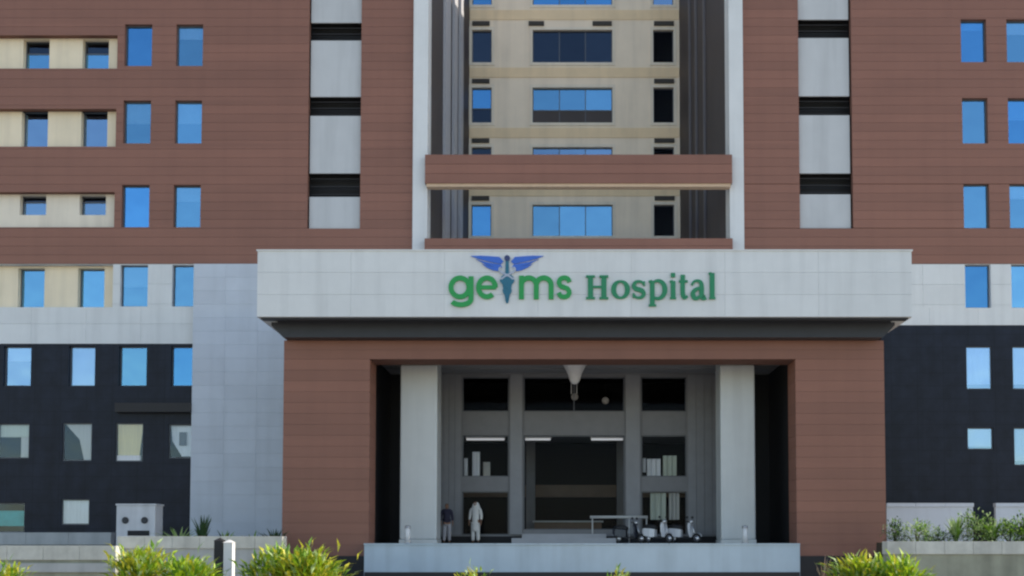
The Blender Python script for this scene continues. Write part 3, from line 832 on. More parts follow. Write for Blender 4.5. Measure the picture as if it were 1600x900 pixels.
S_ = smooth([(.97, .78), (.80, .95), (.5, 1), (.2, .94), (.05, .75), (.2, .57), (.5, .5), (.8, .42), (.95, .24), (.8, .06), (.5, 0), (.2, .05), (.02, .22)])
letter(869, 894, 37, 7.0, [(S_, 7.0)], 'sign_green')
T, t_ = 8.0, 3.2
letter(914, 952, 37, t_, [([(.2, 0), (.2, 1)], T), ([(.8, 0), (.8, 1)], T), ([(.2, .52), (.8, .52)], t_), ([(0, 0), (.4, 0)], t_), ([(.6, 0), (1, 0)], t_), ([(0, 1), (.4, 1)], t_), ([(.6, 1), (1, 1)], t_)], 'sign_dkgreen')
ow = lambda t: 3.2 + 4.6 * abs(math.cos(2 * math.pi * t)) ** 1.3
letter(956, 983, 30, 5.2, [(arc(.5, .5, .5, .52, 0, 360, 30), ow)], 'sign_dkgreen')
letter(987, 1009, 30, 4.5, [(S_, lambda t: 3.0 + 4.2 * math.sin(math.pi * t) ** 2), ([(.98, .72), (.98, 1.0)], 2.6), ([(.02, .28), (.02, 0)], 2.6)], 'sign_dkgreen')
letter(1012, 1042, 30, t_, [([(.2, 1), (.2, -.42)], 7.2), (arc(.52, .5, .42, .52, 150, -150, 26), lambda t: 3.0 + 4.6 * math.sin(math.pi * t) ** 2), ([(0, -.42), (.42, -.42)], t_), ([(0, .96), (.2, 1)], t_)], 'sign_dkgreen')
letter(1045, 1057, 30, t_, [([(.55, 0), (.55, 1)], 7.2), ([(0, 0), (1.08, 0)], t_), ([(0, .96), (.5, 1)], t_), ([(.55, 1.22), (.55, 1.46)], 6.6)], 'sign_dkgreen')
letter(1059, 1076, 30, t_, [(smooth([(.45, 1.36), (.42, .7), (.44, .25), (.62, .02), (.98, .12)]), lambda t: 6.8 if t < .6 else 6.8 - 9 * (t - .6)), ([(0, .98), (1, .98)], t_)], 'sign_dkgreen')
letter(1078, 1104, 30, t_, [(smooth([(.05, .76), (.2, .96), (.45, 1.02), (.68, .9), (.72, .6), (.72, .2), (.82, .02), (1, .06)]), lambda t: 3.6 + 3.8 * min(1, max(0, (t - .25) * 3))), (smooth([(.70, .60), (.35, .52), (.12, .30), (.2, .04), (.42, .0), (.70, .18)]), lambda t: 3.4 + 3.6 * math.sin(math.pi * t))], 'sign_dkgreen')
letter(1106, 1119, 30, t_, [([(.5, 0), (.5, 1.46)], 7.4), ([(0, 0), (1, 0)], t_), ([(-.02, 1.42), (.4, 1.46)], t_)], 'sign_dkgreen')
# winged staff emblem in the place of a letter
def px2(p): return (XX(p[0], 450, YC), ZZ(p[1], YC))
xc = 792.5
for s in (-1, 1):
    wing = MB(); d = 0.05
    feathers = [[(57, 400.5), (40, 400), (12, 402), (6, 409), (10, 413), (30, 409), (48, 404)],
                [(49, 405.5), (34, 410), (10, 414), (8, 418), (16, 419), (34, 413.5)],
                [(39, 413), (26, 416.5), (12, 419.5), (14, 424), (22, 423), (32, 418.5)]]
    for poly in feathers:
        wing.prism([px2((xc + s * a, b)) for a, b in poly], YS - d, YS); d += 0.006
    wing.build('wing', 'sign_blue', sg)
st = MB(); st.prism([px2(p) for p in ((xc - 2.4, 406), (xc + 2.4, 406), (xc + 3, 428), (xc + 9.5, 433), (xc + 6.5, 450), (xc + 1.6, 474), (xc - 1.6, 474), (xc - 6.5, 450), (xc - 9.5, 433), (xc - 3, 428))], YS - 0.062, YS)
st.build('staff', 'sign_teal', sg)
kn = MB(); kn.prism([px2((xc + 4.4 * math.cos(R(a)), 404 + 4.6 * math.sin(R(a)))) for a in range(0, 360, 24)], YS - 0.08, YS); kn.build('knob', 'sign_navy', sg)
for s in (-1, 1):
    sn = MB(); pts = []
    for i in range(41):
        t = i / 40
        pts.append(px2((xc + s * (11.5 * (1 - t) + 2) * math.sin(math.pi * 0.25 + t * math.pi * 3.1), 418 + t * 52)))
    stroke(sn, pts[:16], lambda t: 2.6 * u1, 0.074 + 0.004 * s)
    sn.build('serpent', 'sign_silver', sg)
    sn = MB(); stroke(sn, pts[15:], lambda t: (4.8 - 2.6 * t) * u1, 0.079 + 0.004 * s)
    sn.build('serpent', 'sign_teal', sg)

# ================================================================== lamps of the entrance
yl = 45.2
xl_ = XX(898, 580, yl)
t = thing('pendant_lamp', (xl_, yl, ez1), 'pale tapering pendant lamp hanging above the entrance doors', 'lamp')
b = MB(); zb_ = ZZ(600, yl)
b.lathe((xl_, yl, zb_), [(0.10, 0.0), (0.20, 0.12), (0.30, 0.42), (0.46, ez1 - zb_ - 0.08), (0.50, ez1 - zb_ - 0.05)], 28); b.build('lamp_shade', 'lamp_shade', t)
b = MB(); b.lathe((xl_, yl, ez1 - 0.046), [(0.52, 0), (0.52, 0.04)], 28); b.build('ceiling_rose', 'steel', t)
for i, (p0, p1, lab) in enumerate(((727, 790, 'lit tube lamp above the glazing left of the doors'), (819, 862, 'shorter lit tube lamp above the left half of the doors'), (922, 975, 'lit tube lamp above the right half of the doors'))):
    Y = YE + 0.5
    x0, x1 = XX(p0, 684, Y), XX(p1, 684, Y); z0, z1 = ZZ(688, Y), ZZ(681, Y)
    t = thing('tube_lamp', ((x0 + x1) / 2, Y, z1), lab, 'lamp', 'tube lamps over the entrance')
    box('tube', x0 + 0.05, x1 - 0.05, Y, Y + 0.06, z0, z0 + 0.1, 'tube', t)
    box('batten', x0, x1, Y - 0.01, Y + 0.08, z0 + 0.102, z1 + 0.02, 'frame_pale', t)
for (p, q, lab) in ((898, 620, 'small dim globe lamp in the top glazing, just below the pendant lamp'), (946, 626, 'small dim globe lamp in the top glazing, right of the pendant lamp')):
    Y = YE + 1.0; x = XX(p, q, Y); z = ZZ(q, Y)
    t = thing('globe_lamp', (x, Y, z), lab, 'lamp', 'globe lamps in the lobby')
    b = MB(); b.lathe((x, Y, z), [(0.02, -0.15)] + [(0.16 * math.cos(R(a)), 0.16 * math.sin(R(a))) for a in range(-70, 71, 14)] + [(0.02, 0.155)], 16); b.build('globe', 'bulb', t)
    b = MB(); b.tube([(x, Y, z + 0.15), (x, Y, ez1 + 0.49)], [0.012, 0.012], 6); b.build('cord', 'dark_post', t)

# ================================================================== plants
def leaf(mb, p, d, up, ln, wd, mi):
    d = d.normalized(); s = d.cross(up)
    if s.length < 1e-3: s = Vector((1, 0, 0))
    s.normalize(); n = s.cross(d)
    m_ = p + d * ln * 0.5 + n * ln * 0.10; e = p + d * ln - n * ln * 0.12
    mb.add([p, m_ + s * wd * 0.5 + n * wd * 0.12, e, m_ - s * wd * 0.5 + n * wd * 0.12, m_], [(0, 1, 4), (1, 2, 4), (2, 3, 4), (3, 0, 4)], mi)
def bush(name, loc, w, d, h, n, ln, mats, wts, label, cat='shrub', group=None, stems=7, tuft=1.0, seed=0, lw_=(.34, .52), arch=0.0):
    rs = random.Random(seed); loc = Vector(loc)
    t = thing(name, loc, label, cat, group)
    tips = []
    st = MB()
    for k in range(stems):
        a = 2 * math.pi * k / stems + rs.uniform(-.3, .3); rr = rs.uniform(.15, 1)
        tip = loc + Vector((math.cos(a) * w / 2 * rr, math.sin(a) * d / 2 * rr, h * rs.uniform(.62, .96) * (1.05 - .35 * rr ** 2)))
        mid = loc + (tip - loc) * .5 + Vector((0, 0, h * .1))
        st.tube([loc + Vector((rs.uniform(-.05, .05), rs.uniform(-.05, .05), 0)), mid, tip], [.022, .014, .006], 6)
        tips.append((mid, tip))
    st.build('stem', 'stem', t)
    fo = MB()
    cl = []
    for _ in range(max(10, n // 26)):
        a = rs.uniform(0, 6.283); rr = math.sqrt(rs.random()); z = rs.uniform(.12, 1.0)
        lim = math.sqrt(max(0.05, 1 - (max(0, z - .35) / .68) ** 2))
        cl.append(loc + Vector((math.cos(a) * rr * w / 2 * lim, math.sin(a) * rr * d / 2 * lim, z * h * rs.uniform(.86, 1.06))))
    for i in range(n):
        c = rs.choice(cl)
        off = Vector((rs.gauss(0, 1), rs.gauss(0, 1), rs.gauss(0, .8))) * min(ln, .2) * tuft
        p = c + off
        if p.z < loc.z + 0.02: p.z = loc.z + 0.02 + rs.random() * .1
        dr = (p - loc - Vector((0, 0, h * .35))); dr.normalize()
        dr += Vector((rs.uniform(-.7, .7), rs.uniform(-.7, .7), rs.uniform(-.3, .8) + arch))
        mi = rs.choices(range(len(mats)), wts)[0]
        leaf(fo, p, dr, Vector((rs.uniform(-.4, .4), rs.uniform(-.4, .4), 1)), ln * rs.uniform(.7, 1.35), ln * rs.uniform(*lw_), mi)
    fo.build('foliage', mats, t)
    return t
def strap_plant(name, loc, h, n, mats, label, cat='plant', group=None, wd=.06, lean=.6, seed=0):
    rs = random.Random(seed); loc = Vector(loc)
    t = thing(name, loc, label, cat, group)
    fo = MB()
    for i in range(n):
        a = rs.uniform(0, 6.283); l = h * rs.uniform(.6, 1.1); le = lean * rs.uniform(.3, 1.2)
        dv = Vector((math.cos(a), math.sin(a), 0)); sv = Vector((-dv.y, dv.x, 0)); vs_ = []; k = 5
        for j in range(k + 1):
            s = j / k
            p = loc + dv * (le * l * s ** 1.5) + Vector((0, 0, l * (s - .35 * le * s * s)))
            ww = wd * (1 - s ** 2) * .5 + .003
            vs_ += [p - sv * ww, p + sv * ww + Vector((0, 0, .004))]
        fs = [(2 * j, 2 * j + 1, 2 * j + 3, 2 * j + 2) for j in range(k)]
        fo.add(vs_, fs, rs.randrange(len(mats)))
    fo.build('leaves', mats, t)
    b = MB(); b.lathe(loc, [(.07, 0), (.09, .05), (.03, .12)], 8); b.build('crown_base', 'stem', t)
    return t

LIME = ['leaf_lime', 'leaf_yellow', 'leaf_green', 'leaf_pale']
zs0 = 0.35
def fg(pc, ptop, pw, Y, **k):
    """sunlit shrub of the front bed by its place on the bed"""
    x = XX(pc, 880, Y); h = ZZ(ptop + 18, Y) - zs0
    k['ln'] *= 2.0; k['n'] = int(k['n'] * .30)
    return bush('shrub', (x, Y, zs0), (pw - 14) * Y / F_PX, 1.3, h, lw_=(.20, .34), arch=.45, **k)
fb = box('front_planting_bed', -26, 26, 28.2, 33.4, 0.004, zs0 + 0.0, 'soil'); tag(fb, kind='structure')
fg(222, 858, 95, 31.0, n=2600, ln=.17, mats=LIME, wts=[3, 4, 2, 2], label='tall yellow-green shrub leftmost in the front bed, left of the dark gate post', group='shrubs in the front bed', seed=1)
fg(292, 872, 95, 30.4, n=2600, ln=.17, mats=LIME, wts=[4, 1, 4, 1], label='lower green shrub in the front bed, beside the dark gate post', group='shrubs in the front bed', seed=2)
fg(428, 862, 80, 31.2, n=2100, ln=.18, mats=LIME, wts=[4, 2, 3, 2], label='green and yellow shrub in the front bed, just right of the white gate post', group='shrubs in the front bed', seed=3)
fg(485, 862, 105, 30.6, n=2900, ln=.19, mats=LIME, wts=[4, 4, 2, 1], label='bright lime shrub in front of the left brown pillar', group='shrubs in the front bed', seed=4)
fg(1345, 874, 95, 30.6, n=2500, ln=.17, mats=LIME, wts=[4, 3, 2, 2], label='bright lime shrub in front of the right brown pillar', group='shrubs in the front bed', seed=5)
fg(1408, 877, 70, 30.2, n=1900, ln=.17, mats=LIME, wts=[5, 2, 4, 1], label='low lime shrub at the right corner of the right brown pillar', group='shrubs in the front bed', seed=6)
fg(742, 887, 36, 31.5, n=450, ln=.12, mats=LIME, wts=[2, 3, 2, 3], label='small yellow-green tuft in front of the podium, left of the doors', group='shrubs in the front bed', seed=7)
fg(965, 889, 26, 31.5, n=350, ln=.12, mats=LIME, wts=[2, 3, 2, 3], label='smallest yellow-green tuft in front of the podium, right of the doors', group='shrubs in the front bed', seed=8)
fg(8, 883, 60, 31.2, n=1100, ln=.15, mats=LIME, wts=[2, 4, 2, 1], label='yellow-green shrub at the far left edge below the planter wall', group='shrubs in the front bed', seed=9)
x = XX(1286, 890, 31.0)
strap_plant('twig_plant', (x, 31.0, zs0), ZZ(868, 31.0) - zs0 + 0.1, 16, ['leaf_pink', 'stem'], 'pinkish bare twigs left of the lime shrub at the right pillar', wd=.035, lean=.45, seed=21)

# plants on top of the right planter
Yq = 38.6
def tp(kind, pc, ptop, pw, lab, seed, **k):
    x = XX(pc, 840, Yq); z = ZZ(846, Yq) - 0.08; h = ZZ(ptop + 9, Yq) - z
    if kind == 'b':
        bush('planter_shrub', (x, Yq, z), pw * Yq / F_PX, .8, h, label=lab, group='plants along the right planter', seed=seed, stems=5, **k)
    else:
        strap_plant('planter_plant', (x, Yq, z), h * 1.1, label=lab, group='plants along the right planter', seed=seed, **k)
tp('b', 1398, 812, 24, 'dark narrow shrub in the right planter, hard by the brown pillar', 31, n=480, ln=.12, mats=['leaf_dark', 'leaf_green'], wts=[5, 1])
tp('b', 1432, 813, 56, 'pale green shrub in the right planter, second from the brown pillar', 32, n=700, ln=.13, mats=['leaf_pale', 'leaf_green', 'leaf_dark'], wts=[4, 3, 1])
tp('b', 1468, 818, 44, 'low dark shrub in the right planter, third from the brown pillar', 33, n=420, ln=.12, mats=['leaf_dark', 'leaf_green'], wts=[3, 2])
tp('s', 1494, 800, 20, 'pale upright spiky plant in the middle of the right planter', 34, n=60, mats=['leaf_pale', 'leaf_pale', 'leaf_green'], wd=.12, lean=.5)
tp('b', 1528, 797, 60, 'tallest dark green shrub with pale tips in the right planter', 35, n=1000, ln=.14, mats=['leaf_green', 'leaf_pale', 'leaf_dark'], wts=[2, 3, 3])
tp('s', 1552, 800, 20, 'broad pale-leaved plant right of the tallest planter shrub', 36, n=44, mats=['leaf_pale', 'leaf_green'], wd=.14, lean=.9)
tp('b', 1577, 810, 56, 'low green shrub near the right end of the planter', 37, n=700, ln=.13, mats=['leaf_green', 'leaf_dark', 'leaf_pale'], wts=[3, 3, 2])
tp('b', 1600, 802, 30, 'dark shrub cut by the right edge of the picture, in the planter', 38, n=700, ln=.14, mats=['leaf_dark', 'leaf_green'], wts=[3, 2])
# low plants behind the left planter wall
Yw = 40.6
for (pc, ptop, n, mats_, lean, lab, seed) in (
        (280, 818, 20, ['leaf_pale', 'leaf_green'], 1.2, 'pale sprawling plant left of the dark spiky one, below the white bay', 41),
        (317, 806, 18, ['leaf_dark'], .35, 'dark upright spiky plant at the foot of the white bay', 42),
        (352, 826, 20, ['leaf_dark', 'leaf_green'], .9, 'low dark plant just behind the gate posts', 43),
        (395, 828, 20, ['leaf_dark', 'leaf_green'], 1.0, 'low dark plant between gate posts and left brown pillar', 44),
        (430, 822, 20, ['leaf_dark'], .7, 'low dark plant touching the left brown pillar', 45)):
    x = XX(pc, 835, Yw)
    strap_plant('low_plant', (x, Yw, TER), (ZZ(ptop, Yw) - TER) * 1.05, n * 2, mats_, lab, group='plants behind the left planter wall', wd=.13, lean=lean, seed=seed)

# ================================================================== planter and garden walls
def garden_wall(name, p0, p1, cap_t, cap_b, Y, th, face, label, zb=0.0, ncap=5, band=None, capm='wall_cap'):
    x0, x1 = XX(p0, 860, Y), XX(p1, 860, Y)
    z1, z2 = ZZ(cap_t, Y), ZZ(cap_b, Y)
    t = thing(name, ((x0 + x1) / 2, Y + th / 2, zb), label, 'wall')
    box('face', x0 + 0.02, x1 - 0.02, Y + 0.06, Y + th - 0.06, zb, z2 - 0.003, face, t)
    w = (x1 - x0) / ncap
    for i in range(ncap): box('coping_stone', x0 + i * w + 0.008, x0 + (i + 1) * w, Y, Y + th, z2, z1, capm, t, bevel=0.012)
    if band:
        box('band', x0, x1, Y - 0.02, Y + 0.055, ZZ(band[1], Y), ZZ(band[0], Y), 'wall_grey', t)
    return t
garden_wall('planter_wall', -160, 181, 853, 875, 36.4, 0.8, 'wall_face', 'low wall with pale coping at the far left, below the dark stone windows', band=(880, 894), ncap=6)
garden_wall('planter_wall', 182, 441, 838, 857, 37.0, 0.6, 'wall_grey', 'planter wall with pale coping from the white cabinet to the left brown pillar', ncap=6)
garden_wall('planter_wall', 1386, 1790, 846, 866, 37.2, 0.6, 'wall_face', 'planter wall with pale coping right of the right brown pillar', ncap=9)
soilbox = box('planter_soil', XX(1390, 850, 38), XX(1790, 850, 38), 37.81, 39.6, TER - 0.2, ZZ(847, Yq) - 0.02, 'soil'); tag(soilbox, kind='structure')
garden_wall('garden_wall', -160, 173, 832, 851, 44.0, 0.4, 'wall_grey', 'pale low wall at the foot of the dark stone, far left', zb=TER, ncap=5, capm='wall_grey')
garden_wall('garden_wall', 1386, 1523, 786, 792, 46.5, 0.3, 'white_tile', 'longer piece of white wall behind the right planter, next to the pillar', zb=TER, ncap=3, capm='white_tile')
garden_wall('garden_wall', 1557, 1760, 786, 792, 46.5, 0.3, 'white_tile', 'piece of white wall behind the right planter, at the right edge of the picture', zb=TER, ncap=4, capm='white_tile')

# gate posts
def post(p0, p1, ptop, Y, m, lab):
    x0, x1 = XX(p0, 870, Y), XX(p1, 870, Y); z = ZZ(ptop, Y)
    t = thing('gate_post', ((x0 + x1) / 2, Y, zs0), lab, 'post')
    w = x1 - x0
    box('shaft', x0, x1, Y, Y + w, 0.004, z - 0.10, m, t, bevel=0.01)
    b = MB(); c = (x0 + x1) / 2; yc = Y + w / 2; e = w / 2 + 0.02
    b.add([(c - e, yc - e, z - .098), (c + e, yc - e, z - .098), (c + e, yc + e, z - .098), (c - e, yc + e, z - .098), (c, yc, z)], [(0, 1, 2, 3), (0, 4, 1), (1, 4, 2), (2, 4, 3), (3, 4, 0)])
    b.build('cap', m, t)
post(334, 348, 840, 34.2, 'dark_post', 'dark square gate post in front of the left planter wall')
post(349, 363, 843, 34.0, 'white_paint', 'white square gate post in front of the left planter wall')

# utility cabinet
Yk = 42.0
x0, x1 = XX(180, 815, Yk), XX(243, 815, Yk); z1 = ZZ(787, Yk)
t = thing('utility_cabinet', ((x0 + x1) / 2, Yk + 0.4, TER), 'white utility cabinet with two dark round vents and a slot, before the dark stone', 'cabinet')
box('body', x0 + 0.03, x1 - 0.03, Yk + 0.03, Yk + 0.85, TER + 0.12, z1 - 0.07, 'cabinet', t, bevel=0.015)
box('top', x0, x1, Yk, Yk + 0.9, z1 - 0.068, z1, 'cabinet', t, bevel=0.01)
box('base', x0 + 0.05, x1 - 0.05, Yk + 0.06, Yk + 0.8, TER, TER + 0.118, 'wall_grey', t)
for p in (196, 226):
    c = P(p, 813, Yk + 0.03); b = MB()
    b.prism([(c.x + 0.13 * math.cos(R(a)), c.z + 0.13 * math.sin(R(a))) for a in range(0, 360, 20)], Yk + 0.0, Yk + 0.028)
    v = b.build('vent', 'dark_hole', t)
    b = MB()
    for k in (-1, 0, 1): b.box(c.x - 0.11, c.x + 0.11, Yk - 0.012, Yk - 0.002, c.z + k * 0.06 - 0.008, c.z + k * 0.06 + 0.008)
    b.build('vent_bar', 'frame_metal', v)
box('slot', XX(199, 833, Yk), XX(233, 833, Yk), Yk + 0.012, Yk + 0.028, ZZ(837, Yk), ZZ(829, Yk), 'dark_hole', t)

# ================================================================== things on the podium
# bollards
for (p, lab) in ((637, 'short white bollard at the left end of the podium'), (1164, 'short white bollard at the right end of the podium')):
    Y = 42.2; x = XX(p, 840, Y); h = ZZ(821, Y) - pz
    t = thing('bollard', (x, Y, pz), lab, 'bollard', 'bollards on the podium')
    b = MB(); b.lathe((x, Y, pz), [(0.11, 0.03), (0.10, h - 0.1)], 20); b.build('shaft', 'white_paint', t)
    b = MB(); b.lathe((x, Y, pz + h - 0.098), [(0.12, 0), (0.12, 0.05), (0.07, 0.095), (0.02, 0.1)], 20); b.build('cap', 'steel', t)
    b = MB(); b.lathe((x, Y, pz), [(0.15, 0.0), (0.15, 0.028)], 20); b.build('foot', 'steel', t)
# handrail
Y = 46.6
xa, xb = XX(922, 808, Y), XX(1012, 808, Y); zh = ZZ(808, Y)
t = thing('handrail', ((xa + xb) / 2, Y, pz), 'pale metal handrail in front of the right half of the doors', 'handrail')
b = MB(); b.tube([(xa, Y, zh), (xb, Y, zh)], [0.065, 0.065], 10); b.build('rail', 'frame_pale', t)
for x in (xa + 0.1, XX(983, 808, Y), xb - 0.05):
    b = MB(); b.tube([(x, Y, pz), (x, Y, zh - 0.066)], [0.03, 0.03], 8); b.build('post', 'frame_pale', t)
# doorstep
Y = 46.0
t = thing('doorstep', (XX(895, 845, Y), Y, pz), 'low pale doorstep before the entrance doors', 'step')
box('lower_step', XX(800, 845, Y), XX(962, 845, Y), Y - 0.4, YE - 0.01, pz, ZZ(841, Y), 'floor_stone', t)
box('upper_step', XX(815, 838, Y), XX(948, 838, Y), Y + 0.4, YE - 0.01, ZZ(841, Y) + 0.002, ZZ(834, Y), 'floor_stone', t)

# scooters, seen from the front
def scooter(pc, Y, rz, m, lab, s=1.0):
    x = XX(pc, 835, Y)
    loc = Vector((x, Y, pz))
    t = thing('scooter', loc, lab, 'scooter', 'scooters parked on the podium')
    rot = Matrix.Rotation(rz, 4, 'Z')
    def part(name, mb, mm, par=t, bevel=0):
        o = mb.build(name, mm, par, bevel, origin=loc); return o
    o0 = loc
    def v(a, b, c): return o0 + Vector((a, b, c)) * s
    # wheel pair: front at y=-.62, rear at +.62 (forward is -y)
    for yy in (-.62, .60):
        w = MB(); n = 20; vs_ = []; fs = []
        for k in range(n):
            a = 2 * math.pi * k / n
            for (r, xx) in ((.15, -.05), (.215, -.055), (.235, 0), (.215, .055), (.15, .05)):
                vs_.append(v(xx, yy + r * math.cos(a), .235 + r * math.sin(a)))
        for k in range(n):
            for j in range(4): fs.append((k * 5 + j, k * 5 + j + 1, ((k + 1) % n) * 5 + j + 1, ((k + 1) % n) * 5 + j))
        w.add(vs_, fs, 0, True); wo = part('wheel', w, 'tyre')
        r_ = MB(); r_.tube([v(-.045, yy, .235), v(.045, yy, .235)], [.15 * s, .15 * s], 16); part('rim', r_, 'steel', wo)
    b = MB()
    prof = [(-.20, .30), (.20, .30), (.25, .55), (.22, .82), (.12, .98), (-.12, .98), (-.22, .82), (-.25, .55)]
    vs_ = [v(a, -.40 - .10 * (1 - abs(a) / .25) + .16 * (c - .3), c) for a, c in prof] + [v(a, -.34 + .16 * (c - .3), c) for a, c in prof]
    n = len(prof)
    b.add(vs_, [tuple(range(n)), tuple(range(n, 2 * n))[::-1]] + [(i, (i + 1) % n, (i + 1) % n + n, i + n) for i in range(n)])
    part('leg_shield', b, m)
    b = MB(); vs_ = []; fs = []
    for k in range(9):
        a = R(20 + 150 * k / 8)
        for xx in (-.075, .075): vs_.append(v(xx, -.62 - .27 * math.cos(a), .235 + .27 * math.sin(a)))
    fs = [(2 * k, 2 * k + 1, 2 * k + 3, 2 * k + 2) for k in range(8)]; b.add(vs_, fs, 0, True); part('fender', b, m)
    b = MB(); b.tube([v(0, -.60, .24), v(0, -.33, 1.0)], [.03 * s, .03 * s], 8); part('fork', b, 'steel')
    b = MB(); b.tube([v(-.34, -.22, 1.03), v(-.18, -.30, 1.0), v(.18, -.30, 1.0), v(.34, -.22, 1.03)], [.02 * s] * 4, 8); part('handlebar', b, 'seat_black')
    b = MB(); b.lathe(v(0, -.34, 1.0), [(.09 * s, -.07 * s), (.12 * s, 0), (.10 * s, .09 * s), (.03 * s, .12 * s)], 14); part('headlight', b, 'steel')
    for sg_ in (-1, 1):
        b = MB(); b.tube([v(.2 * sg_, -.28, 1.01), v(.26 * sg_, -.26, 1.2)], [.008 * s] * 2, 6); b.lathe(v(.27 * sg_, -.26, 1.22), [(.02, -.05 * s), (.06 * s, -.02 * s), (.06 * s, .03 * s), (.02, .055 * s)], 10); part('mirror', b, 'seat_black')
    b = MB(); b.add([v(-.2, -.36, .24), v(.2, -.36, .24), v(.2, .18, .24), v(-.2, .18, .24), v(-.2, -.36, .31), v(.2, -.36, .31), v(.2, .18, .31), v(-.2, .18, .31)], [(0, 1, 2, 3), (4, 5, 6, 7), (0, 1, 5, 4), (1, 2, 6, 5), (2, 3, 7, 6), (3, 0, 4, 7)]); part('footboard', b, 'seat_black')
    b = MB(); vs_ = []
    for (yy, w_, z0, z1_) in ((.16, .12, .28, .66), (.4, .19, .30, .70), (.75, .17, .36, .72), (.92, .07, .5, .70)):
        vs_ += [v(-w_, yy, z0), v(w_, yy, z0), v(w_ * .8, yy, z1_), v(-w_ * .8, yy, z1_)]
    fs = [(0, 1, 2, 3), (12, 13, 14, 15)]
    for i in range(3):
        for j in range(4): fs.append((i * 4 + j, i * 4 + (j + 1) % 4, (i + 1) * 4 + (j + 1) % 4, (i + 1) * 4 + j))
    b.add(vs_, fs); part('body', b, m, bevel=0.02)
    b = MB(); b.tube([v(0, .10, .72), v(0, .3, .76), v(0, .6, .77), v(0, .88, .79)], [.07 * s, .13 * s, .14 * s, .06 * s], 10); part('seat', b, 'seat_black')
    t.rotation_euler = (0, 0, rz)
scooter(984, 45.4, R(62), 'scooter_dark', 'dark scooter parked left of the two white ones, right of the doors', .85)
scooter(1029, 44.6, R(48), 'scooter_white', 'white scooter parked between the dark scooter and another white one', .88)
scooter(1070, 45.2, R(56), 'scooter_white', 'white scooter parked nearest the right column', .88)

# ================================================================== people
def skin_mesh(name, verts, edges, rads, m, parent, origin, root=0, sub=2):
    me = bpy.data.meshes.new(name)
    me.from_pydata([Vector(v) for v in verts], edges, [])
    o = bpy.data.objects.new(name, me); C.objects.link(o)
    md = o.modifiers.new('s', 'SKIN'); md.use_smooth_shade = True
    sv = me.skin_vertices[0].data
    for i, r in enumerate(rads):
        sv[i].radius = r if isinstance(r, tuple) else (r, r)
        sv[i].use_root = (i == root)
    sd = o.modifiers.new('d', 'SUBSURF'); sd.levels = sub; sd.render_levels = sub
    dg = bpy.context.evaluated_depsgraph_get(); dg.update()
    nm = bpy.data.meshes.new_from_object(o.evaluated_get(dg))
    bpy.data.objects.remove(o); bpy.data.meshes.remove(me)
    nm.name = name; nm.materials.clear(); nm.materials.append(MATS[m])
    for p in nm.polygons: p.use_smooth = True; p.material_index = 0
    ob = bpy.data.objects.new(name, nm)
    return link(ob, parent, origin)
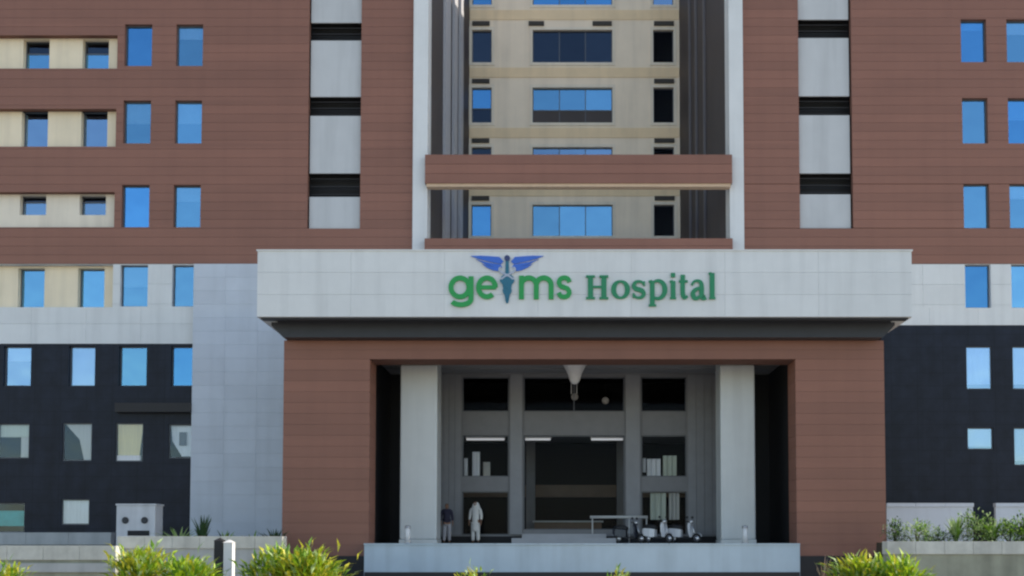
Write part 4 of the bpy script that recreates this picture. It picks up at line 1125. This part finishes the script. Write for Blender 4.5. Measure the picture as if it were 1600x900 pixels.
def person(loc, rz, height, lab, top, bottom, hair=None, scarf=None, robe=False):
    loc = Vector(loc); t = thing('person', loc, lab, 'person')
    k = height / 1.72
    V, E, Rr = [], [], []
    def add(p, r, par=None):
        V.append(Vector(p) * k); Rr.append(tuple(q * k for q in r) if isinstance(r, tuple) else r * k)
        if par is not None: E.append((par, len(V) - 1))
        return len(V) - 1
    hip = add((0, 0, .92), (.15, .11)); wa = add((0, 0, 1.08), (.13, .10), hip); ch = add((0, .01, 1.28), (.155, .11), wa)
    nk0 = add((0, .01, 1.42), (.09, .075), ch); nk = add((0, 0, 1.48), (.052, .052), nk0)
    hd0 = add((0, -.01, 1.55), (.068, .078), nk); hd = add((0, -.005, 1.63), (.076, .092), hd0); add((0, 0, 1.70), (.05, .06), hd)
    add((0, -.10, 1.595), (.014, .014), hd0)                                   # nose
    for s in (-1, 1):
        add((s * .080, .01, 1.60), (.012, .02), hd0)                           # ear
        th = add((s * .095, 0, .80), (.088, .09), hip); kn_ = add((s * .105, -.01, .48), (.058, .06), th)
        cf = add((s * .11, .015, .32), (.055, .058), kn_); an = add((s * .112, .02, .09), (.036, .042), cf)
        ft = add((s * .115, -.03, .045), (.042, .036), an); add((s * .125, -.15, .03), (.038, .024), ft)
        sh = add((s * .185, .01, 1.39), (.062, .062), nk0); el = add((s * .24, .03, 1.12), (.042, .042), sh)
        wr_ = add((s * .25, -.05, .89), (.028, .03), el); pm = add((s * .252, -.075, .82), (.020, .036), wr_)
        for f, (dy, ln) in enumerate(((-.03, .075), (-.01, .085), (.010, .08), (.028, .065))):
            f1 = add((s * .252, -.082 + dy, .765), .009, pm); add((s * .240, -.088 + dy, .765 - ln * .6), .008, f1)
        th1 = add((s * .235, -.115, .81), .010, pm); add((s * .225, -.135, .775), .009, th1)
    body = skin_mesh('body', V, E, Rr, 'skin', t, loc)
    def sub(idx_pts, edges, rads, name, m):
        return skin_mesh(name, [Vector(p) * k for p in idx_pts], edges, [tuple(q * k for q in r) if isinstance(r, tuple) else r * k for r in rads], m, t, loc)
    # shirt with sleeves
    lo = .45 if robe else .84
    pts = [(0, 0, 1.06), (0, .01, 1.28), (0, .01, 1.405), (0, 0, lo + .2), (0, 0, lo)]
    ed = [(0, 1), (1, 2), (0, 3), (3, 4)]; rd = [(.160, .128), (.178, .135), (.115, .095), (.185, .142), (.215 if robe else .185, .17 if robe else .14)]
    for s in (-1, 1):
        b0 = len(pts); pts += [(s * .188, .01, 1.39), (s * .243, .03, 1.13), (s * .25, -.03, .95)]
        ed += [(2, b0), (b0, b0 + 1), (b0 + 1, b0 + 2)]; rd += [(.082, .08), (.062, .062), (.052, .052)]
    sub(pts, ed, rd, 'shirt', top)
    pts = [(0, 0, .93)]; ed = []; rd = [(.165, .125)]
    for s in (-1, 1):
        b0 = len(pts); pts += [(s * .097, 0, .78), (s * .106, -.01, .48), (s * .112, .015, .10)]
        ed += [(0, b0), (b0, b0 + 1), (b0 + 1, b0 + 2)]; rd += [(.108, .108), (.085, .085), (.072, .075)]
    sub(pts, ed, rd, 'trousers', bottom)
    for s in (-1, 1):
        sub([(s * .113, .04, .05), (s * .116, -.05, .04), (s * .127, -.16, .03)], [(0, 1), (1, 2)], [(.052, .05), (.052, .04), (.045, .03)], 'shoe', 'shoe')
    if hair:
        sub([(0, .035, 1.56), (0, .025, 1.65), (0, .01, 1.70)], [(0, 1), (1, 2)], [(.080, .075), (.088, .095), (.055, .07)], 'hair', hair)
    if scarf:
        sub([(0, .05, 1.36), (0, .045, 1.48), (0, .03, 1.60), (0, .01, 1.69)], [(0, 1), (1, 2), (2, 3)], [(.25, .17), (.18, .14), (.15, .125), (.09, .095)], 'headscarf', scarf)
    # eyes and mouth
    for s in (-1, 1):
        b = MB(); b.lathe(loc + Vector((s * .03, -.088, 1.625)) * k, [(.003, -.008), (.011, 0), (.003, .008)], 8); b.build('eye', 'hair', t)
    b = MB(); b.lathe(loc + Vector((0, -.080, 1.555)) * k, [(.004, -.006), (.022, 0), (.004, .006)], 10); b.build('mouth', 'leaf_pink', t)
    t.rotation_euler = (0, 0, rz)
    return t
Y = 46.4
person((XX(698, 830, Y), Y, pz), R(12), 1.72, 'person in dark navy top and pale trousers by the left column', 'cloth_navy', 'cloth_pale', hair='hair')
Y = 47.3
person((XX(743, 830, Y), Y, pz), R(-15), 1.84, 'person in loose white clothes and white headscarf before the left glazing', 'cloth_white', 'cloth_white', scarf='cloth_white', robe=True)
